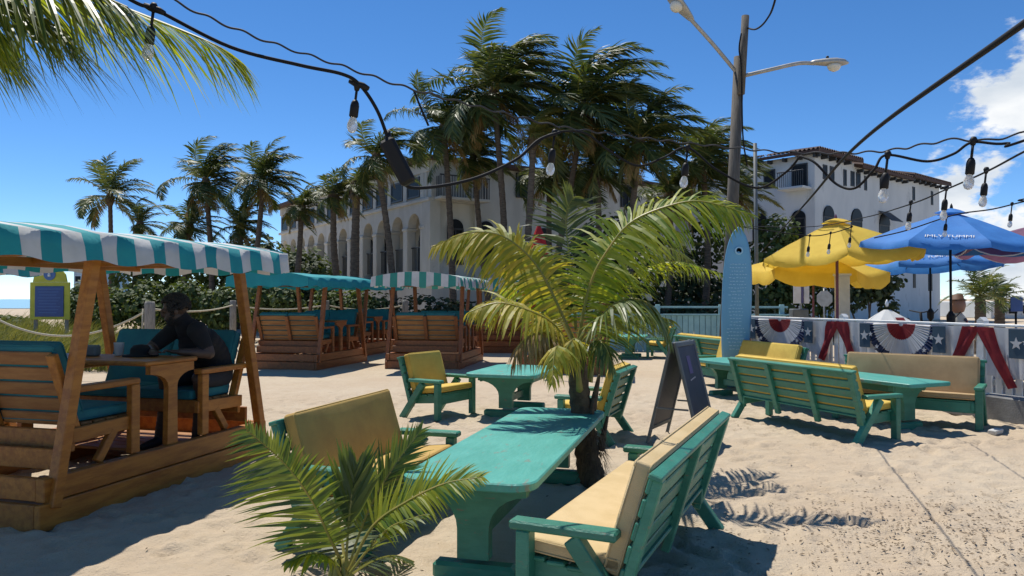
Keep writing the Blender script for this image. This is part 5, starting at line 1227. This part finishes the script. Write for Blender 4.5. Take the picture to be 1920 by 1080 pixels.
# ------------------------------------------------------------------ strings of bulbs and cables
def bulb(t, p, s=1.0, L=.0, tilt=V((0, 0, 0))):
    """socket hanging from point p with a clear bulb under it"""
    p = V(p); d = (V((0, 0, -1))+tilt).normalized()
    m = MB(); m.tube([p, p+d*(.07+L)*s], .007*s, 6); m.lathe(p+d*(.06+L)*s, [(.012*s, 0), (.019*s, .012*s), (.023*s, .03*s), (.023*s, .085*s), (.018*s, .09*s)], 12, ax=d); m.lathe(p-d*.02*s, [(.012*s, -.015*s), (.02*s, 0), (.012*s, .03*s)], 8, ax=d)
    so = m.build('socket', M['black'], t, True)
    m = MB(); m.lathe(p+d*(.15+L)*s, [(.014*s, 0), (.019*s, .01*s), (.027*s, .035*s), (.027*s, .055*s), (.018*s, .075*s), (.003*s, .082*s)], 12, ax=d); m.build('bulb', M['bulbglass'], so, True)
def bulb_mat():
    m = bpy.data.materials.new('clear_bulb_glass'); m.use_nodes = True; b = m.node_tree.nodes['Principled BSDF']; b.inputs['Base Color'].default_value = (.85, .86, .84, 1); b.inputs['Roughness'].default_value = .12; b.inputs['Transmission Weight'].default_value = .55; b.inputs['IOR'].default_value = 1.35; return m
M['bulbglass'] = bulb_mat()
def string_light(label, pts, bulbs, rad=.009, s=1.0, group='strings of outdoor bulbs'):
    P0 = V(pts[0]); t = thing('string_light', label, 'string light', P0, 0, group)
    P = [V(p)-P0 for p in pts]; m = MB(); m.tube(catmull(P, 8), rad, 7); m.build('cord', M['cord'], t, True)
    for b in bulbs:
        bulb(t, V(b[0])-P0, b[1] if len(b) > 1 else s, b[2] if len(b) > 2 else 0, V((-.12, 0, 0)))
    return t, P0
A1 = lambda l: [at(*q) for q in l]
t, P0 = string_light('thick black bulb string sagging from the top left to the middle of the picture', [crown+V((.05, 0, -.1))]+A1([(60, -110, 3.45), (240, -4, 3.6), (290, 16, 3.65), (430, 86, 3.7), (560, 120, 3.75), (640, 137, 3.8), (674, 158, 3.85), (706, 205, 3.9), (728, 262, 3.95), (752, 325, 4.0), (776, 352, 4.05), (880, 337, 4.3), (965, 300, 4.5), (1010, 262, 4.6), (1050, 247, 4.7)]),
  [(at(284, 16, 3.65), 1.0, .02), (at(668, 165, 3.85), 1.0, .0)], .0095)
m = MB(); c = at(745, 303, 3.95)-P0; u = (at(766, 345, 3.98)-at(722, 262, 3.95)).normalized(); s_ = u.cross(V((0, 1, 0))).normalized(); m.hexa(c, u*.13, s_*.042, V((0, .035, 0)), .015); m.build('plug_box', M['black'], t)
for q in ((286, 14, 3.65), (672, 157, 3.85)):
    m = MB(); c = at(*q)-P0; m.tube([c+V((-.05, 0, .02)), c+V((-.02, 0, .006)), c+V((.02, 0, -.006)), c+V((.05, 0, -.022))], [.012, .017, .017, .012], 8); m.build('cable_joint', M['black'], t, True)
m = MB(); c = at(727, 258, 3.95)-P0; m.tube([c+V((0, 0, .04)), c, c-V((-.02, 0, .06))], [.012, .02, .022], 8); m.build('plug', M['black'], t, True)
string_light('black bulb string looping across the middle in front of the palms', A1([(985, 285, 4.6), (1035, 250, 4.7), (1095, 248, 4.8), (1140, 280, 4.9), (1195, 310, 5.0), (1245, 295, 5.0), (1290, 276, 5.0), (1345, 318, 4.9), (1420, 352, 4.8), (1475, 322, 4.7), (1502, 292, 4.6)]),
  [(at(1040, 252, 4.7), 1.0, .03), (at(1290, 280, 5.0), 1.0, .03)], .0075)
string_light('black bulb string looping at the right in front of the white house', A1([(1502, 292, 4.6), (1530, 305, 4.5), (1570, 345, 4.4), (1605, 352, 4.3), (1640, 318, 4.2), (1664, 290, 4.2), (1740, 302, 4.1), (1790, 288, 4.05), (1826, 266, 4.0), (1890, 268, 3.9), (1990, 240, 3.8)])+[V((4.8, 3.1, 3.2))],
  [(at(1666, 294, 4.2), 1.0, .03), (at(1827, 268, 4.0), 1.0, .02)], .0075)
def wavy_wire(label, pts, rad=.0055, amp=.007, wl=.17):
    P = catmull(pts, 30); m = MB(); L = 0; Q = []
    for i, p in enumerate(P):
        if i: L += (p-P[i-1]).length
        Q.append(p+V((0, math.cos(L/wl*6.28), math.sin(L/wl*6.28)))*amp)
    O = Q[0]; m.tube([q-O for q in Q], rad, 6); o = m.build('twisted_wire', M['wire'], None, True, O); look(o, label, 'wire', 'twisted support wires')
wavy_wire('grey twisted wire running down from the top left to the middle palms', [crown]+A1([(200, -75, 3.55), (330, 2, 3.65), (480, 68, 3.75), (640, 122, 3.9), (780, 168, 4.1), (960, 215, 4.5), (1050, 237, 4.7)]))
wavy_wire('grey twisted wire continuing from the middle palms to the right edge', A1([(1050, 237, 4.7), (1180, 255, 5.0), (1330, 272, 5.2), (1480, 285, 5.0), (1640, 284, 4.6), (1780, 262, 4.2), (1990, 228, 3.9)])+[V((4.8, 3.1, 3.25))])
m = MB(); m.tube(A1([(775, 168, 4.1), (790, 205, 4.12), (803, 235, 4.14)]), .006, 6); o = m.build('wire_tie', M['cord'], None, True); look(o, 'short dark wire hanging before the palm left of the balcony', 'wire')
P = [V((.15, -4, 1.98)), V((.66, .2, 2.05))]+A1([(1920, 45, 1.3), (1600, 280, 3.03), (1508, 385, 5.6)])+[V((4.7, 13.6, 2.64)), V((7.2, 21.6, 2.95))]; m = MB()
m.tube(catmull(P, 12), .0066, 8); o = m.build('power_cable', M['cord'], None, True); look(o, 'thick black cable slanting down from the right edge over the white house', 'cable')
string_light('thin bulb string from the right edge down to the blue parasol top', [V((4.8, 2.2, 3.3))]+A1([(2060, 216, 3.2), (2000, 246, 3.3), (1920, 285, 3.78), (1850, 322, 4.5), (1775, 355, 5.4), (1710, 382, 6.7), (1620, 408, 9.2), (1520, 425, 11.6), (1385, 424, 13.6)]),
  [(at(1851, 322, 4.5), .85, .02), (at(1776, 355, 5.4), .9, .02), (at(1709, 382, 6.7), .95, .02)], .006)
string_light('lower thin bulb string at the right edge above the maroon parasol', [V((13.5, 9.0, 3.9))]+A1([(2000, 360, 11), (1920, 378, 11.4), (1862, 392, 11.7), (1790, 403, 12), (1700, 432, 12.6), (1640, 446, 13.1)]),
  [(at(1899, 384, 11.5), 1.25, .05), (at(1776, 408, 12.1), 1.25, .02)], .011)
string_light('bulb string draped in front of the yellow parasol', A1([(1600, 425, 13.1), (1560, 437, 13.1), (1518, 442, 13.1), (1440, 432, 13.4), (1388, 425, 13.6)]),
  [(at(1558, 438, 13.1), 1.1, .1), (at(1519, 443, 13.1), 1.1, .1), (at(1597, 426, 13.1), 1.1, .1)], .009)
# ------------------------------------------------------------------ cords and litter on the sand
def litter():
    m = MB(); rg = random.Random(12)
    for k in range(2600):
        if k < 1900: x = rg.gauss(2.75, .75); y = rg.gauss(5.0, .55)
        elif k < 2300: x = rg.gauss(3.6, .5); y = rg.gauss(5.6, .5)
        else: x = rg.uniform(-2.5, 5); y = rg.uniform(4, 10)
        a = rg.uniform(0, 6.28); L = rg.uniform(.005, .020); d = V((math.cos(a), math.sin(a), rg.uniform(-.1, .35)))*L; s = V((-math.sin(a), math.cos(a), rg.uniform(-.3, .3)))*L*rg.uniform(.15, .5); p = V((x, y, gz(x, y)+.006))
        i = [m.vert(q) for q in (p-d, p+s+V((0, 0, .004)), p+d, p-s)]; m.face(i)
    o = m.build('dry_leaf_bits', M['litter']); look(o, 'scatter of dry leaf bits on the sand', 'litter', None, 'stuff')
litter()
